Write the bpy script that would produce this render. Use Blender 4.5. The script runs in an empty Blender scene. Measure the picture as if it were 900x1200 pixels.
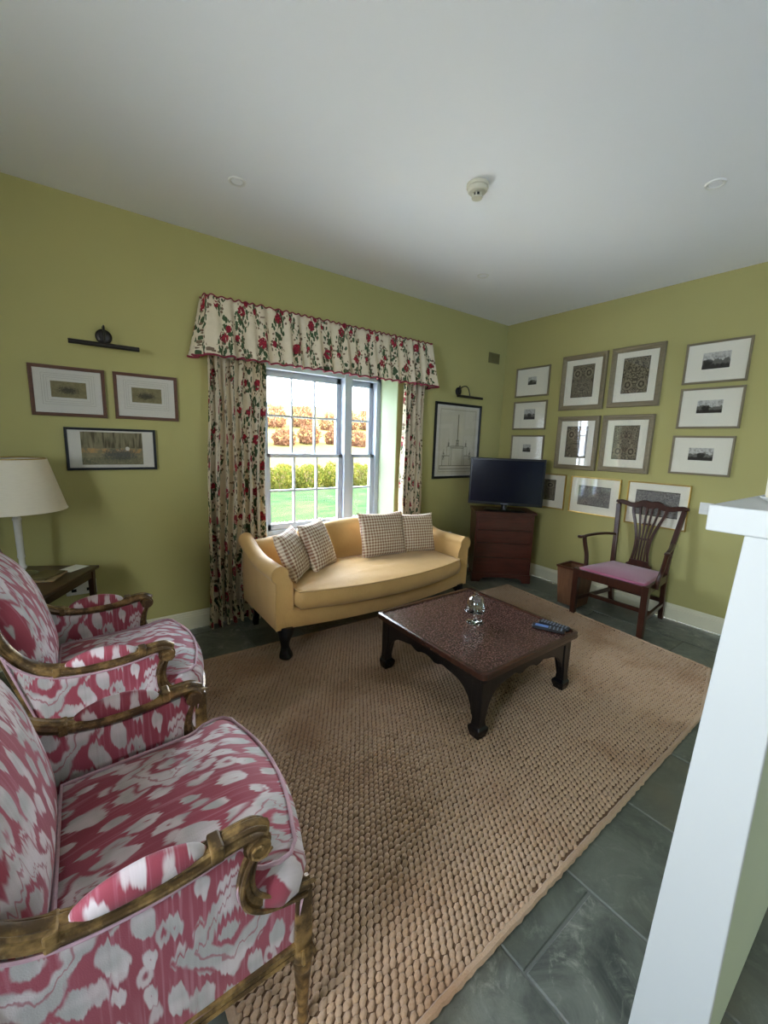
import bpy, bmesh, math, random
import numpy as np
from mathutils import Vector, Matrix
S = bpy.context.scene
COL = S.collection
random.seed(7); RNG = np.random.default_rng(7)
pi = math.pi; sin = math.sin; cos = math.cos

# ------------------------------------------------------------------ camera
cd = bpy.data.cameras.new('camera'); cam = bpy.data.objects.new('camera', cd); COL.objects.link(cam)
cd.sensor_fit = 'HORIZONTAL'; cd.sensor_width = 36.0; cd.lens = 36.0 * 481.08 / 900.0
cd.clip_start = 0.03; cd.clip_end = 400
CR = Matrix(((0.8074088580677161, 0.07465781476521267, -0.5852496446887169),
             (-0.5891850943010637, 0.15390223745126738, -0.7932055382818124),
             (0.030852237637368548, 0.9852615449726927, 0.16824930142734776)))
cam.matrix_world = Matrix.Translation((-3.65558, -2.89683, 1.30)) @ CR.to_4x4()
S.camera = cam
HC = 2.518                      # ceiling height
XW, YS = -5.1, -5.9             # west wall, south wall

# ------------------------------------------------------------------ world, sun, daylight, exposure
S.view_settings.view_transform = 'Standard'; S.view_settings.look = 'None'
S.view_settings.gamma = 1.0; S.view_settings.use_curve_mapping = False
S.view_settings.exposure = 1.92
SKY = 10.0; SUN = 14.0
W = bpy.data.worlds.new('sky'); S.world = W; W.use_nodes = True
wn = W.node_tree; wn.nodes.clear()
wo = wn.nodes.new('ShaderNodeOutputWorld'); wb = wn.nodes.new('ShaderNodeBackground')
wc = wn.nodes.new('ShaderNodeTexCoord'); wz = wn.nodes.new('ShaderNodeTexNoise'); wr = wn.nodes.new('ShaderNodeValToRGB')
wz.inputs['Scale'].default_value = 2.2; wz.inputs['Detail'].default_value = 5
wn.links.new(wc.outputs['Generated'], wz.inputs['Vector']); wn.links.new(wz.outputs['Fac'], wr.inputs['Fac'])
wr.color_ramp.elements[0].position = .35; wr.color_ramp.elements[0].color = (.50, .68, .95, 1)
wr.color_ramp.elements[1].position = .6; wr.color_ramp.elements[1].color = (.86, .93, 1.0, 1)
wn.links.new(wr.outputs['Color'], wb.inputs['Color']); wb.inputs['Strength'].default_value = SKY
wn.links.new(wb.outputs['Background'], wo.inputs['Surface'])
sd = bpy.data.lights.new('sun', 'SUN'); sd.energy = SUN; sd.angle = .01; sd.color = (1, .93, .80)
so = bpy.data.objects.new('sun', sd); COL.objects.link(so)
so.rotation_euler = Vector((-.78, .45, -.52)).to_track_quat('-Z', 'Y').to_euler()
def area(name, loc, rot, sx, sy, e, color, portal=False):
    l = bpy.data.lights.new(name, 'AREA'); l.shape = 'RECTANGLE'; l.size = sx; l.size_y = sy; l.energy = e; l.color = color
    if portal: l.cycles.is_portal = True
    o = bpy.data.objects.new(name, l); COL.objects.link(o); o.location = loc; o.rotation_euler = rot; return o
area('north_window_portal', (-2.14, .34, 1.15), (-pi/2, 0, 0), 1.5, 1.35, 1, (1, 1, 1), True)
# the window in the west wall, left of the photographer and out of the frame
area('west_window_portal', (XW - .12, -2.65, 1.45), (0, -pi/2, 0), 1.1, .9, 1, (1, 1, 1), True)
area('south_fill_portal', (-1.3, YS - .12, 1.47), (pi/2, 0, 0), .8, .75, 1, (1, 1, 1), True)  # portal of the added south window, fill for the half wall

# ------------------------------------------------------------------ helpers: objects
def mesh(name, v, f, mat=None, smooth=False, uv=None):
    me = bpy.data.meshes.new(name); me.from_pydata([tuple(p) for p in v], [], f)
    if mat is not None:
        for m in (mat if isinstance(mat, (list, tuple)) else [mat]): me.materials.append(m)
    if smooth: me.polygons.foreach_set('use_smooth', [True] * len(me.polygons))
    if uv is not None:
        l = me.uv_layers.new(name='UVMap'); vi = np.empty(len(me.loops), 'i'); me.loops.foreach_get('vertex_index', vi)
        l.data.foreach_set('uv', np.asarray(uv, 'f')[vi].ravel())
    me.update(); return me
class MB:
    """collects shapes into one mesh"""
    def __init__(s): s.v = []; s.f = []; s.uv = []
    def add(s, v, f, uv=None):
        n = len(s.v); s.v += [tuple(p) for p in v]; s.f += [tuple(i + n for i in q) for q in f]
        s.uv += [tuple(p) for p in uv] if uv is not None else [(p[0], p[1]) for p in v]; return s
    def box(s, a, b, M=None):
        x0, y0, z0 = a; x1, y1, z1 = b
        v = [(x0,y0,z0),(x1,y0,z0),(x1,y1,z0),(x0,y1,z0),(x0,y0,z1),(x1,y0,z1),(x1,y1,z1),(x0,y1,z1)]
        if M is not None: v = [tuple(M @ Vector(p)) for p in v]
        return s.add(v, [(0,3,2,1),(4,5,6,7),(0,1,5,4),(1,2,6,5),(2,3,7,6),(3,0,4,7)])
    def loft(s, rings, cap=True, closed=False):
        n = len(rings[0]); v = [p for r in rings for p in r]; f = []; m = len(rings)
        for i in range(m if closed else m - 1):
            a = i * n; b = ((i + 1) % m) * n
            for j in range(n): k = (j + 1) % n; f.append((a + j, a + k, b + k, b + j))
        if cap and not closed: f.append(tuple(reversed(range(n)))); f.append(tuple((m - 1) * n + j for j in range(n)))
        return s.add(v, f)
    def tube(s, path, r, n=8, flat=None, up=(0, 0, 1), closed=False, cap=True):
        """r: radius or list; flat: (w,h) pairs scale"""
        P = [Vector(p) for p in path]; m = len(P); rings = []; prev = None
        for i in range(m):
            if closed: d = P[(i + 1) % m] - P[i - 1]
            else: d = P[min(i + 1, m - 1)] - P[max(i - 1, 0)]
            d.normalize()
            u = Vector(up)
            if prev is not None: u = prev
            a = u - d * u.dot(d)
            if a.length < 1e-4: a = Vector((1, 0, 0)) - d * d.x
            a.normalize(); b = d.cross(a); prev = a
            rr = r[i] if isinstance(r, (list, tuple)) else r
            w, h = (rr, rr) if not isinstance(rr, (list, tuple)) else rr
            rings.append([tuple(P[i] + a * (h * sin(2*pi*j/n)) + b * (w * cos(2*pi*j/n))) for j in range(n)])
        return s.loft(rings, cap, closed)
    def rectsweep(s, path, w, h, up=(0, 0, 1), cap=True):
        P = [Vector(p) for p in path]; rings = []
        for i in range(len(P)):
            d = (P[min(i + 1, len(P) - 1)] - P[max(i - 1, 0)]).normalized()
            a = (Vector(up) - d * Vector(up).dot(d)).normalized(); b = d.cross(a)
            ww = w[i] if isinstance(w, (list, tuple)) else w; hh = h[i] if isinstance(h, (list, tuple)) else h
            rings.append([tuple(P[i] + a * (sa * hh / 2) + b * (sb * ww / 2)) for sa, sb in ((-1,-1),(-1,1),(1,1),(1,-1))])
        return s.loft(rings, cap)
    def lathe(s, prof, n=24, c=(0, 0, 0), cap=True):
        rings = [[(c[0] + r * cos(2*pi*j/n), c[1] + r * sin(2*pi*j/n), c[2] + z) for j in range(n)] for r, z in prof]
        return s.loft(rings, cap)
    def poly(s, pts, d, origin=(0,0,0), ex=(1,0,0), ey=(0,0,1), en=(0,1,0)):
        """2D polygon extruded by d along en"""
        ex, ey, en, o = map(Vector, (ex, ey, en, origin)); n = len(pts)
        a = [o + ex * p[0] + ey * p[1] for p in pts]; b = [p + en * d for p in a]
        f = [tuple(range(n)), tuple(reversed(range(n, 2*n)))] + [(j, n + j, n + (j+1) % n, (j+1) % n) for j in range(n)]
        return s.add([tuple(p) for p in a + b], f)
    def grid(s, fn, nu, nv, uvfn=None):
        v = []; uv = []; f = []
        for i in range(nu + 1):
            for j in range(nv + 1):
                p = fn(i / nu, j / nv); v.append(p); uv.append(uvfn(i / nu, j / nv) if uvfn else (i / nu, j / nv))
        for i in range(nu):
            for j in range(nv):
                a = i * (nv + 1) + j; f.append((a, a + nv + 1, a + nv + 2, a + 1))
        return s.add(v, f, uv)
    def build(s, name, mat, parent=None, smooth=True, bevel=0, seg=2, off=(0, 0, 0), angle=35, sub=0, uv=True):
        if off != (0, 0, 0): s.v = [(p[0]-off[0], p[1]-off[1], p[2]-off[2]) for p in s.v]
        me = mesh(name, s.v, s.f, mat, smooth, s.uv if uv else None)
        bm = bmesh.new(); bm.from_mesh(me); bmesh.ops.recalc_face_normals(bm, faces=bm.faces); bm.to_mesh(me); bm.free()
        if smooth and hasattr(me, 'set_sharp_from_angle'): me.set_sharp_from_angle(angle=math.radians(angle))
        o = bpy.data.objects.new(name, me); COL.objects.link(o)
        if bevel:
            m = o.modifiers.new('bevel', 'BEVEL'); m.width = bevel; m.segments = seg; m.limit_method = 'ANGLE'; m.angle_limit = math.radians(40)
            m.harden_normals = False
        if sub: m = o.modifiers.new('sub', 'SUBSURF'); m.levels = sub; m.render_levels = sub
        if parent is not None: o.parent = parent
        return o
def tag(o, label=None, cat=None, group=None, kind=None):
    if label: o['label'] = label
    if cat: o['category'] = cat
    if group: o['group'] = group
    if kind: o['kind'] = kind
    return o
def thing(name, label, cat, loc=(0, 0, 0), rz=0, group=None):
    o = bpy.data.objects.new(name, None); COL.objects.link(o); o.location = loc; o.rotation_euler = (0, 0, rz)
    o.empty_display_size = .1
    return tag(o, label, cat, group)
def struct(name, loc=(0, 0, 0)):
    o = bpy.data.objects.new(name, None); COL.objects.link(o); o.location = loc; o['kind'] = 'structure'; return o
def copy_tree(o, parent=None):
    c = o.copy(); COL.objects.link(c)
    if parent is not None: c.parent = parent
    for ch in [k for k in bpy.data.objects if k.parent == o]: copy_tree(ch, c)
    return c
def spline(pts, n=6):
    P = [Vector(p) for p in pts]; out = []
    for i in range(len(P) - 1):
        p0 = P[max(i-1, 0)]; p1 = P[i]; p2 = P[i+1]; p3 = P[min(i+2, len(P)-1)]
        for k in range(n):
            t = k / n
            out.append(.5*((2*p1) + (p2-p0)*t + (2*p0-5*p1+4*p2-p3)*t*t + (3*p1-p0-3*p2+p3)*t**3))
    out.append(P[-1]); return out

# ------------------------------------------------------------------ helpers: node materials
def lin(r, g, b):
    f = lambda c: (c/255/12.92) if c/255 <= .04045 else ((c/255+.055)/1.055)**2.4
    return (f(r), f(g), f(b), 1)
class V:
    def __init__(s, nb, k): s.nb = nb; s.k = k
    def _m(s, op, *o): return s.nb.math(op, s, *o)
    def __add__(s, o): return s._m('ADD', o)
    __radd__ = __add__
    def __sub__(s, o): return s._m('SUBTRACT', o)
    def __rsub__(s, o): return s.nb.math('SUBTRACT', o, s)
    def __mul__(s, o): return s._m('MULTIPLY', o)
    __rmul__ = __mul__
    def __truediv__(s, o): return s._m('DIVIDE', o)
    def lt(s, o): return s._m('LESS_THAN', o)
    def gt(s, o): return s._m('GREATER_THAN', o)
    def abs(s): return s._m('ABSOLUTE')
    def fract(s): return s._m('FRACT')
    def floor(s): return s._m('FLOOR')
    def sin(s): return s._m('SINE')
    def pow(s, o): return s._m('POWER', o)
    def min(s, o): return s._m('MINIMUM', o)
    def max(s, o): return s._m('MAXIMUM', o)
    def ss(s, a, b):  # smoothstep
        n = s.nb.n.new('ShaderNodeMapRange'); n.interpolation_type = 'SMOOTHSTEP'; s.nb.l(s, n.inputs[0])
        n.inputs[1].default_value = a; n.inputs[2].default_value = b; n.inputs[3].default_value = 0; n.inputs[4].default_value = 1
        return V(s.nb, n.outputs[0])
    def clamp(s): return s.max(0.0).min(1.0)
class NB:
    def __init__(s, name):
        s.mat = bpy.data.materials.new(name); s.mat.use_nodes = True; s.t = s.mat.node_tree; s.n = s.t.nodes; s.n.clear()
        s.out = s.n.new('ShaderNodeOutputMaterial'); s.tc = None
    def l(s, a, b):
        if isinstance(a, V): s.t.links.new(a.k, b)
        elif hasattr(a, 'is_output') or hasattr(a, 'links'): s.t.links.new(a, b)
        else: b.default_value = a
    def math(s, op, *a):
        n = s.n.new('ShaderNodeMath'); n.operation = op
        for i, x in enumerate(a): s.l(x if isinstance(x, V) else float(x), n.inputs[i])
        return V(s, n.outputs[0])
    def coord(s, which='Object'):
        if s.tc is None: s.tc = s.n.new('ShaderNodeTexCoord')
        return s.tc.outputs[which]
    def xyz(s, which='Object'):
        n = s.n.new('ShaderNodeSeparateXYZ'); s.t.links.new(s.coord(which), n.inputs[0]); return [V(s, n.outputs[i]) for i in range(3)]
    def vec(s, x, y, z=0.0):
        n = s.n.new('ShaderNodeCombineXYZ')
        for i, a in enumerate((x, y, z)): s.l(a if isinstance(a, V) else float(a), n.inputs[i])
        return n.outputs[0]
    def noise(s, vec, scale=5, detail=2, rough=.5, dist=0):
        n = s.n.new('ShaderNodeTexNoise'); s.t.links.new(vec, n.inputs['Vector']); n.inputs['Scale'].default_value = scale
        n.inputs['Detail'].default_value = detail; n.inputs['Roughness'].default_value = rough; n.inputs['Distortion'].default_value = dist
        return V(s, n.outputs['Fac'])
    def white(s, vec):
        n = s.n.new('ShaderNodeTexWhiteNoise'); n.noise_dimensions = '3D'; s.t.links.new(vec, n.inputs['Vector']); return V(s, n.outputs['Value'])
    def vor(s, vec, scale=5, feature='F1', rnd=1):
        n = s.n.new('ShaderNodeTexVoronoi'); n.feature = feature; s.t.links.new(vec, n.inputs['Vector']); n.inputs['Scale'].default_value = scale
        n.inputs['Randomness'].default_value = rnd
        return V(s, n.outputs['Distance'])
    def vorc(s, vec, scale=5):
        n = s.n.new('ShaderNodeTexVoronoi'); s.t.links.new(vec, n.inputs['Vector']); n.inputs['Scale'].default_value = scale
        m = s.n.new('ShaderNodeSeparateColor'); s.t.links.new(n.outputs['Color'], m.inputs[0]); return V(s, m.outputs[0])
    def rand(s):
        n = s.n.new('ShaderNodeObjectInfo'); return V(s, n.outputs['Random'])
    def mix(s, f, a, b):
        n = s.n.new('ShaderNodeMix'); n.data_type = 'RGBA'; s.l(f if isinstance(f, V) else float(f), n.inputs[0])
        s.l(a, n.inputs[6]); s.l(b, n.inputs[7]); return n.outputs[2]
    def bump(s, h, strength=.5, dist=.01):
        n = s.n.new('ShaderNodeBump'); n.inputs['Strength'].default_value = strength; n.inputs['Distance'].default_value = dist
        s.l(h, n.inputs['Height']); return n.outputs[0]
    def done(s, color, rough=.5, normal=None, metal=0, spec=.5, coat=0, sheen=0, trans=0, ior=1.45, alpha=None, emit=None):
        b = s.n.new('ShaderNodeBsdfPrincipled'); s.l(color, b.inputs['Base Color']); s.l(rough if isinstance(rough, V) else float(rough), b.inputs['Roughness'])
        if normal is not None: s.t.links.new(normal, b.inputs['Normal'])
        b.inputs['Metallic'].default_value = metal; b.inputs['Specular IOR Level'].default_value = spec
        b.inputs['Coat Weight'].default_value = coat; b.inputs['Coat Roughness'].default_value = .08
        b.inputs['Sheen Weight'].default_value = sheen; b.inputs['Transmission Weight'].default_value = trans; b.inputs['IOR'].default_value = ior
        s.t.links.new(b.outputs[0], s.out.inputs[0]); return s.mat
def plain(name, c, rough=.5, var=.08, scale=20, bumpk=0, **k):
    nb = NB(name); n = nb.noise(nb.coord(), scale, 3)
    c2 = tuple(x * (1 - var * 2.2) for x in c[:3]) + (1,)
    return nb.done(nb.mix(n, c2, c), rough, nb.bump(n, bumpk, .004) if bumpk else None, **k)

M = {}
M['wall'] = plain('wall_paint', lin(172, 164, 106), .85, .03, 3, .12, spec=.25)
M['wallwhite'] = plain('white_wall_paint', lin(206, 208, 204), .6, .02, 3, .06)
M['sage_lit'] = plain('sage_lit_wall_paint', lin(190, 200, 168), .8, .03, 3, .06)  # half-wall green, made paler to stand in for light on its near face
M['vent'] = plain('vent_paint', lin(112, 106, 64), .6, .05)
M['stem'] = plain('pale_glass_stem', lin(206, 202, 190), .15, .05, 60, coat=.5)
M['ceil'] = plain('ceiling_paint', lin(236, 236, 236), .9, .015, 2, spec=.2)
M['gloss'] = plain('cream_gloss_paint', lin(214, 208, 178), .4, .03, 8)
M['winwhite'] = plain('white_window_paint', lin(162, 169, 180), .5, .02, 10)
M['reveal'] = plain('reveal_paint', lin(160, 172, 142), .85, .03, 5)
M['black'] = plain('black_lacquer', lin(18, 17, 19), .25, .2, 30, .1)
M['blackframe'] = plain('black_frame_paint', lin(16, 18, 20), .4, .2, 30)
M['plasticwhite'] = plain('white_plastic', lin(228, 226, 218), .35, .02)
M['plasticcream'] = plain('cream_plastic', lin(205, 200, 178), .4, .03)
M['bronze'] = plain('dark_bronze', lin(62, 58, 54), .38, .15, 40, metal=.8)
M['tvplastic'] = plain('tv_plastic', lin(12, 13, 17), .28, .1)
M['remote'] = plain('remote_plastic', lin(20, 22, 28), .4, .1)
M['button'] = plain('button_rubber', lin(130, 140, 155), .6, .1)
M['paper'] = plain('paper', lin(226, 224, 214), .7, .03)
M['mat_cream'] = plain('cream_mount', lin(238, 232, 212), .8, .03, 60)
M['mat_grey'] = plain('grey_mount', lin(212, 206, 192), .8, .03, 60)
M['steel'] = plain('brushed_steel', lin(190, 192, 196), .25, .1, 60, metal=1.0)
def wood(name, c1, c2, rough=.35, axis=0, sc=1, coat=.2):
    nb = NB(name); p = nb.xyz(); q = [x * 18.0 * sc for x in p]; q[axis] = p[axis] * 2.0 * sc
    n = nb.noise(nb.vec(*q), 2.2, 5, .6, .6); m = nb.noise(nb.coord(), 5, 2)
    c = nb.mix((n * 1.6 - .3).clamp(), c1, c2); c = nb.mix(m * .5, c, tuple(x * .45 for x in c1[:3]) + (1,))
    return nb.done(c, rough, nb.bump(n, .08, .003), coat=coat)
M['mahog'] = wood('mahogany', lin(58, 26, 16), lin(100, 48, 28), .35, 0)
M['mahogz'] = wood('mahogany_upright', lin(42, 21, 15), lin(80, 42, 28), .3, 2)
M['mahogred'] = wood('red_mahogany', lin(66, 28, 20), lin(104, 46, 32), .4, 0)
M['sidewood'] = wood('side_table_wood', lin(46, 24, 14), lin(84, 48, 28), .35, 1)
M['binwood'] = wood('bin_wood', lin(92, 60, 40), lin(140, 98, 66), .5, 2)
M['frame_brown'] = wood('brown_frame_wood', lin(78, 46, 28), lin(112, 70, 44), .45, 0, 2)
M['frame_grey'] = wood('taupe_frame_wood', lin(118, 104, 78), lin(150, 136, 104), .5, 0, 2, 0)
M['frame_gold'] = plain('gilt_frame', lin(214, 178, 96), .28, .12, 60, metal=.85)
def gilt():
    nb = NB('worn_gilt'); n = nb.noise(nb.coord(), 26, 4, .6); m = nb.noise(nb.coord(), 90, 2)
    c = nb.mix(n.ss(.40, .70), lin(82, 62, 38), lin(158, 126, 78)); c = nb.mix(m.ss(.62, .8) * .4, c, lin(184, 162, 120))
    return nb.done(c, .36, nb.bump(m, .2, .002), metal=.35)
M['gilt'] = gilt()
def glass(name, rough=0.0, tint=(1, 1, 1, 1), k=1.0):
    nb = NB(name); t = nb.n.new('ShaderNodeBsdfTransparent'); g = nb.n.new('ShaderNodeBsdfGlossy'); f = nb.n.new('ShaderNodeFresnel'); m = nb.n.new('ShaderNodeMixShader')
    t.inputs[0].default_value = tint; g.inputs['Roughness'].default_value = rough; 
    gm = nb.n.new('ShaderNodeNewGeometry'); bf = V(nb, gm.outputs['Backfacing']); nb.l(bf * (1/1.45 - 1.45) + 1.45, f.inputs['IOR'])
    ff = V(nb, f.outputs[0]) * k; nb.l(ff, m.inputs[0]); nb.t.links.new(t.outputs[0], m.inputs[1]); nb.t.links.new(g.outputs[0], m.inputs[2])
    nb.t.links.new(m.outputs[0], nb.out.inputs[0]); return nb.mat
M['pane'] = glass('window_glass'); M['picglass'] = glass('picture_glass', 0.02, (.97, .97, .97, 1))
M['thin'] = glass('thin_clear_glass', 0.0, (.93, .98, .97, 1), 2.2)
def crystal():
    nb = NB('clear_glass'); g = nb.n.new('ShaderNodeBsdfGlass'); g.inputs['IOR'].default_value = 1.5; g.inputs['Roughness'].default_value = 0
    g.inputs['Color'].default_value = (.97, 1, .99, 1); nb.t.links.new(g.outputs[0], nb.out.inputs[0]); return nb.mat
M['crystal'] = crystal()
def screen():
    nb = NB('tv_screen'); return nb.done(lin(8, 12, 34), .16, spec=.45)
M['screen'] = screen()
def lampshade():
    nb = NB('lampshade_fabric'); p = nb.xyz(); n = nb.noise(nb.vec(p[0]*3, p[1]*3, p[2]*40), 12, 2)
    c = nb.mix(n, lin(226, 214, 188), lin(240, 230, 208))
    b = nb.n.new('ShaderNodeBsdfPrincipled'); nb.l(c, b.inputs['Base Color']); b.inputs['Roughness'].default_value = .9
    t = nb.n.new('ShaderNodeBsdfTranslucent'); nb.l(c, t.inputs[0]); m = nb.n.new('ShaderNodeMixShader'); m.inputs[0].default_value = .3
    nb.t.links.new(b.outputs[0], m.inputs[1]); nb.t.links.new(t.outputs[0], m.inputs[2]); nb.t.links.new(m.outputs[0], nb.out.inputs[0]); return nb.mat
M['shade'] = lampshade()
def slate():
    nb = NB('slate'); r = nb.rand(); p = nb.xyz('Object')
    q = nb.vec(p[0] + r * 37.0, p[1] + r * 11.0, p[2]); n = nb.noise(q, 4.2, 8, .68, 1.2); n2 = nb.noise(q, 11, 8, .75, 1.0)
    c = nb.mix(n.ss(.3, .7), lin(54, 58, 56), lin(116, 120, 110)); c = nb.mix(n2.ss(.50, .72) * .8, c, lin(164, 166, 152))
    c = nb.mix((r * .8), c, nb.mix(n, lin(72, 78, 70), lin(102, 106, 96))); c = nb.mix(nb.noise(q, 1.6, 3).ss(.5, .72) * .5, c, lin(108, 94, 72))
    return nb.done(c, (n2 * .3 + .28), nb.bump(n2 * .6 + n, .5, .006), spec=.5)
M['slate'] = slate()
M['grout'] = plain('grout', lin(112, 114, 108), .9, .1, 60)
def jute():
    nb = NB('jute'); p = nb.xyz(); n = nb.noise(nb.coord(), 220, 2); m = nb.noise(nb.coord(), 2.5, 3); k = nb.noise(nb.vec(p[0] * 3, p[1] * 60, 0), 1, 2)
    w = nb.vorc(nb.vec(p[0], p[1] * 1.3, 0), 60)
    c = nb.mix(n, lin(150, 120, 92), lin(198, 168, 138)); c = nb.mix(w * .55, c, lin(172, 148, 126)); c = nb.mix(m.ss(.45, .75) * .55, c, lin(134, 92, 54))
    c = nb.mix(k.ss(.55, .8) * .3, c, lin(122, 84, 54))
    return nb.done(c, .9, nb.bump(n, .5, .002), spec=.15, sheen=.2)
M['jute'] = jute(); M['jutebase'] = plain('jute_backing', lin(112, 84, 60), .95, .2, 120)
def sofa_fabric():
    nb = NB('sofa_fabric'); p = nb.xyz(); w = nb.noise(nb.vec(p[0]*260, p[1]*260, p[2]*40), 1, 1); n = nb.noise(nb.coord(), 6, 4)
    c = nb.mix(n, lin(192, 150, 88), lin(218, 178, 114)); c = nb.mix(w * .3, c, lin(172, 130, 72))
    return nb.done(c, .62, nb.bump(n * 1.0 + w * .15, .35, .012), sheen=.25, spec=.35)
M['sofa'] = sofa_fabric(); M['sofapipe'] = plain('sofa_piping', lin(206, 168, 112), .6, .1)
def gingham():
    nb = NB('gingham'); p = nb.xyz(); s = 1 / .022
    a = (p[0] * s).fract().lt(.5); b = (p[2] * s).fract().lt(.5); n = nb.noise(nb.coord(), 300, 1)
    c = nb.mix((a + b) * .5, lin(234, 218, 192), lin(132, 82, 54)); c = nb.mix(n * .25, c, lin(170, 150, 126))
    return nb.done(c, .8, nb.bump(n, .3, .002), sheen=.2)
M['gingham'] = gingham()
M['rose'] = plain('rose_wool', lin(160, 92, 116), .85, .08, 140, .3, sheen=.4, spec=.2)

def ikat(name, A, B, grain=(0, 1)):
    """ikat cloth in the plane of object axes A (across) and B (along the warp)"""
    nb = NB(name); P = nb.xyz(); u = P[A] + 3.0; v = P[B] + 3.0
    wob = nb.noise(nb.vec(u, v, 0), 7, 2); wob2 = nb.noise(nb.vec(v, u, 5), 7, 2)
    rag = nb.noise(nb.vec(u * 150.0, v * 5.0, 1), 1, 1)                      # warp threads slip: ragged edges
    uu = u + (wob - .5) * .05; vv = v + (wob2 - .5) * .04 + (rag - .5) * .045
    # large half-drop medallions, soft ragged edges
    a, b = .27, .34; soft = lambda x, t, w=.035: 1.0 - x.ss(t - w, t + w)
    cu = uu / a; col = cu.floor(); fu = cu.fract() - .5; cv = vv / b + (col * .5); fv = cv.fract() - .5
    d = fu.abs() * 1.9 + fv.abs() * 1.7 + (rag - .5) * .16 + (nb.noise(nb.vec(uu, vv * .6, 2), 30, 1) - .5) * .42
    med = soft(d, .60); ring = soft(d, .27) * (1.0 - soft(d, .13)); ring2 = soft((d - .40).abs(), .018, .012)
    a2, b2 = .046, .092; c2 = uu / a2; k2 = c2.floor(); g = c2.fract() - .5; h0 = vv / b2 + k2 * .5; k3 = h0.floor(); h = h0.fract() - .5
    rnd = nb.white(nb.vec(k2, k3, 3)); e = nb.math('SQRT', g * g + h * h * .9 + g * h * .5); size = rnd * .26 + .17
    drop = soft(e - size, 0.0, .04) * (1.0 - soft(e - size + .26, 0.0, .04) * rnd.lt(.6))
    hook = nb.vor(nb.vec(uu, vv * .5, 0), 24, 'F1'); hk = soft(hook, .36, .05) * (1.0 - soft(hook, .17, .05))
    small = drop.max(hk * .9)
    pale = nb.math('MAXIMUM', med * (1.0 - ring) * (1.0 - ring2 * .7), small * (1.0 - med) * d.ss(.62, .72))
    pale = pale * (0.74 + rag * .4)
    tone = nb.noise(nb.vec(u, v, 9), 9, 2)
    red = nb.mix(tone, lin(138, 50, 62), lin(172, 84, 98)); red = nb.mix(rag.ss(.5, .75) * .45, red, lin(196, 134, 146))
    pl = nb.mix(tone.ss(.42, .6), lin(214, 206, 204), lin(168, 174, 168)); pl = nb.mix(rag * .3, pl, lin(214, 180, 186))
    c = nb.mix(pale.clamp(), red, pl); th = nb.noise(nb.vec(u * 500, v * 500, 0), 1, 0)
    return nb.done(c, .68, nb.bump(th * .4 + tone, .25, .004), sheen=.15, spec=.3)
M['ik_top'] = ikat('ikat_top', 1, 0); M['ik_side'] = ikat('ikat_side', 0, 2); M['ik_back'] = ikat('ikat_back', 1, 2)
M['pipe'] = plain('rose_piping', lin(206, 168, 178), .6, .15, 90)

def chintz():
    nb = NB('floral_chintz'); P = nb.xyz('UV'); u = P[0] + 2.0; v = P[1] + 2.0
    a, b = .210, .360; cu = u / a; col = cu.floor(); fu = (cu.fract() - .5) * a; cv = v / b + col * .5; row = cv.floor(); fv = (cv.fract() - .5) * b
    n = nb.noise(nb.vec(u, v, 0), 60, 2); n2 = nb.noise(nb.vec(u, v, 7), 24, 2)
    def dist(x, y, s=1.0): 
        dx = fu - x; dy = (fv - y) * s; return nb.math('SQRT', dx * dx + dy * dy)
    fl = nb.vor(nb.vec(u, v, 0), 46)
    lf = nb.vor(nb.vec(u * 1.0 + n2 * .02, v * .62, 0), 40); lf2 = nb.vor(nb.vec(u * .75, v * 1.1 + n2 * .02, 4), 36)
    r1 = dist(0.0, .05, 1.25) + (n - .5) * .04; r2 = dist(.052, .10, 1.1) + (n - .5) * .03; r3 = dist(-.060, -.12, 1.0) + (n - .5) * .03
    red = (r1.lt(.042).max(r2.lt(.024)).max(r3.lt(.022))) * fl.lt(.72)
    reddk = red * fl.gt(.33)
    stem = fu - (fv * (2*pi/b)).sin() * .045; region = (stem.abs() + (n2 - .5) * .06).lt(.040).max((dist(0, -.01, .9) + (n2 - .5) * .04).lt(.075))
    leaf = lf.lt(.48) * region; leaf2 = lf2.lt(.36) * (stem.abs() + (n2 - .5) * .07).lt(.075)
    thin = (stem.abs() + (n - .5) * .006).lt(.0018)
    c = nb.mix(n2, lin(208, 192, 160), lin(226, 212, 184)); c = nb.mix(thin, c, lin(92, 92, 62)); c = nb.mix(leaf2, c, lin(120, 98, 76))
    c = nb.mix(leaf, c, nb.mix(n, lin(34, 52, 34), lin(84, 104, 62))); c = nb.mix(red, c, lin(176, 44, 52)); c = nb.mix(reddk, c, lin(136, 28, 44))
    b1 = nb.n.new('ShaderNodeBsdfPrincipled'); nb.l(c, b1.inputs['Base Color']); b1.inputs['Roughness'].default_value = .6; b1.inputs['Specular IOR Level'].default_value = .25
    t = nb.n.new('ShaderNodeBsdfTranslucent'); nb.l(c, t.inputs[0]); m = nb.n.new('ShaderNodeMixShader'); m.inputs[0].default_value = .12
    nb.t.links.new(b1.outputs[0], m.inputs[1]); nb.t.links.new(t.outputs[0], m.inputs[2]); nb.t.links.new(m.outputs[0], nb.out.inputs[0]); return nb.mat
M['chintz'] = chintz(); M['redtrim'] = plain('red_trim', lin(140, 40, 58), .7, .15, 90)
def tabletop():
    nb = NB('speckled_lacquer'); n = nb.vor(nb.coord(), 95); m = nb.noise(nb.coord(), 130, 3, .7); k = nb.noise(nb.coord(), 8, 2)
    c = nb.mix(m.ss(.4, .68), lin(36, 18, 16), lin(112, 78, 68)); c = nb.mix(n.lt(.3) * .5, c, lin(134, 104, 96)); c = nb.mix(k * .4, c, lin(60, 28, 22))
    return nb.done(c, (m * .2 + .16), nb.bump(m * .5 + n, .35, .003), spec=.6, coat=.25)
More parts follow.
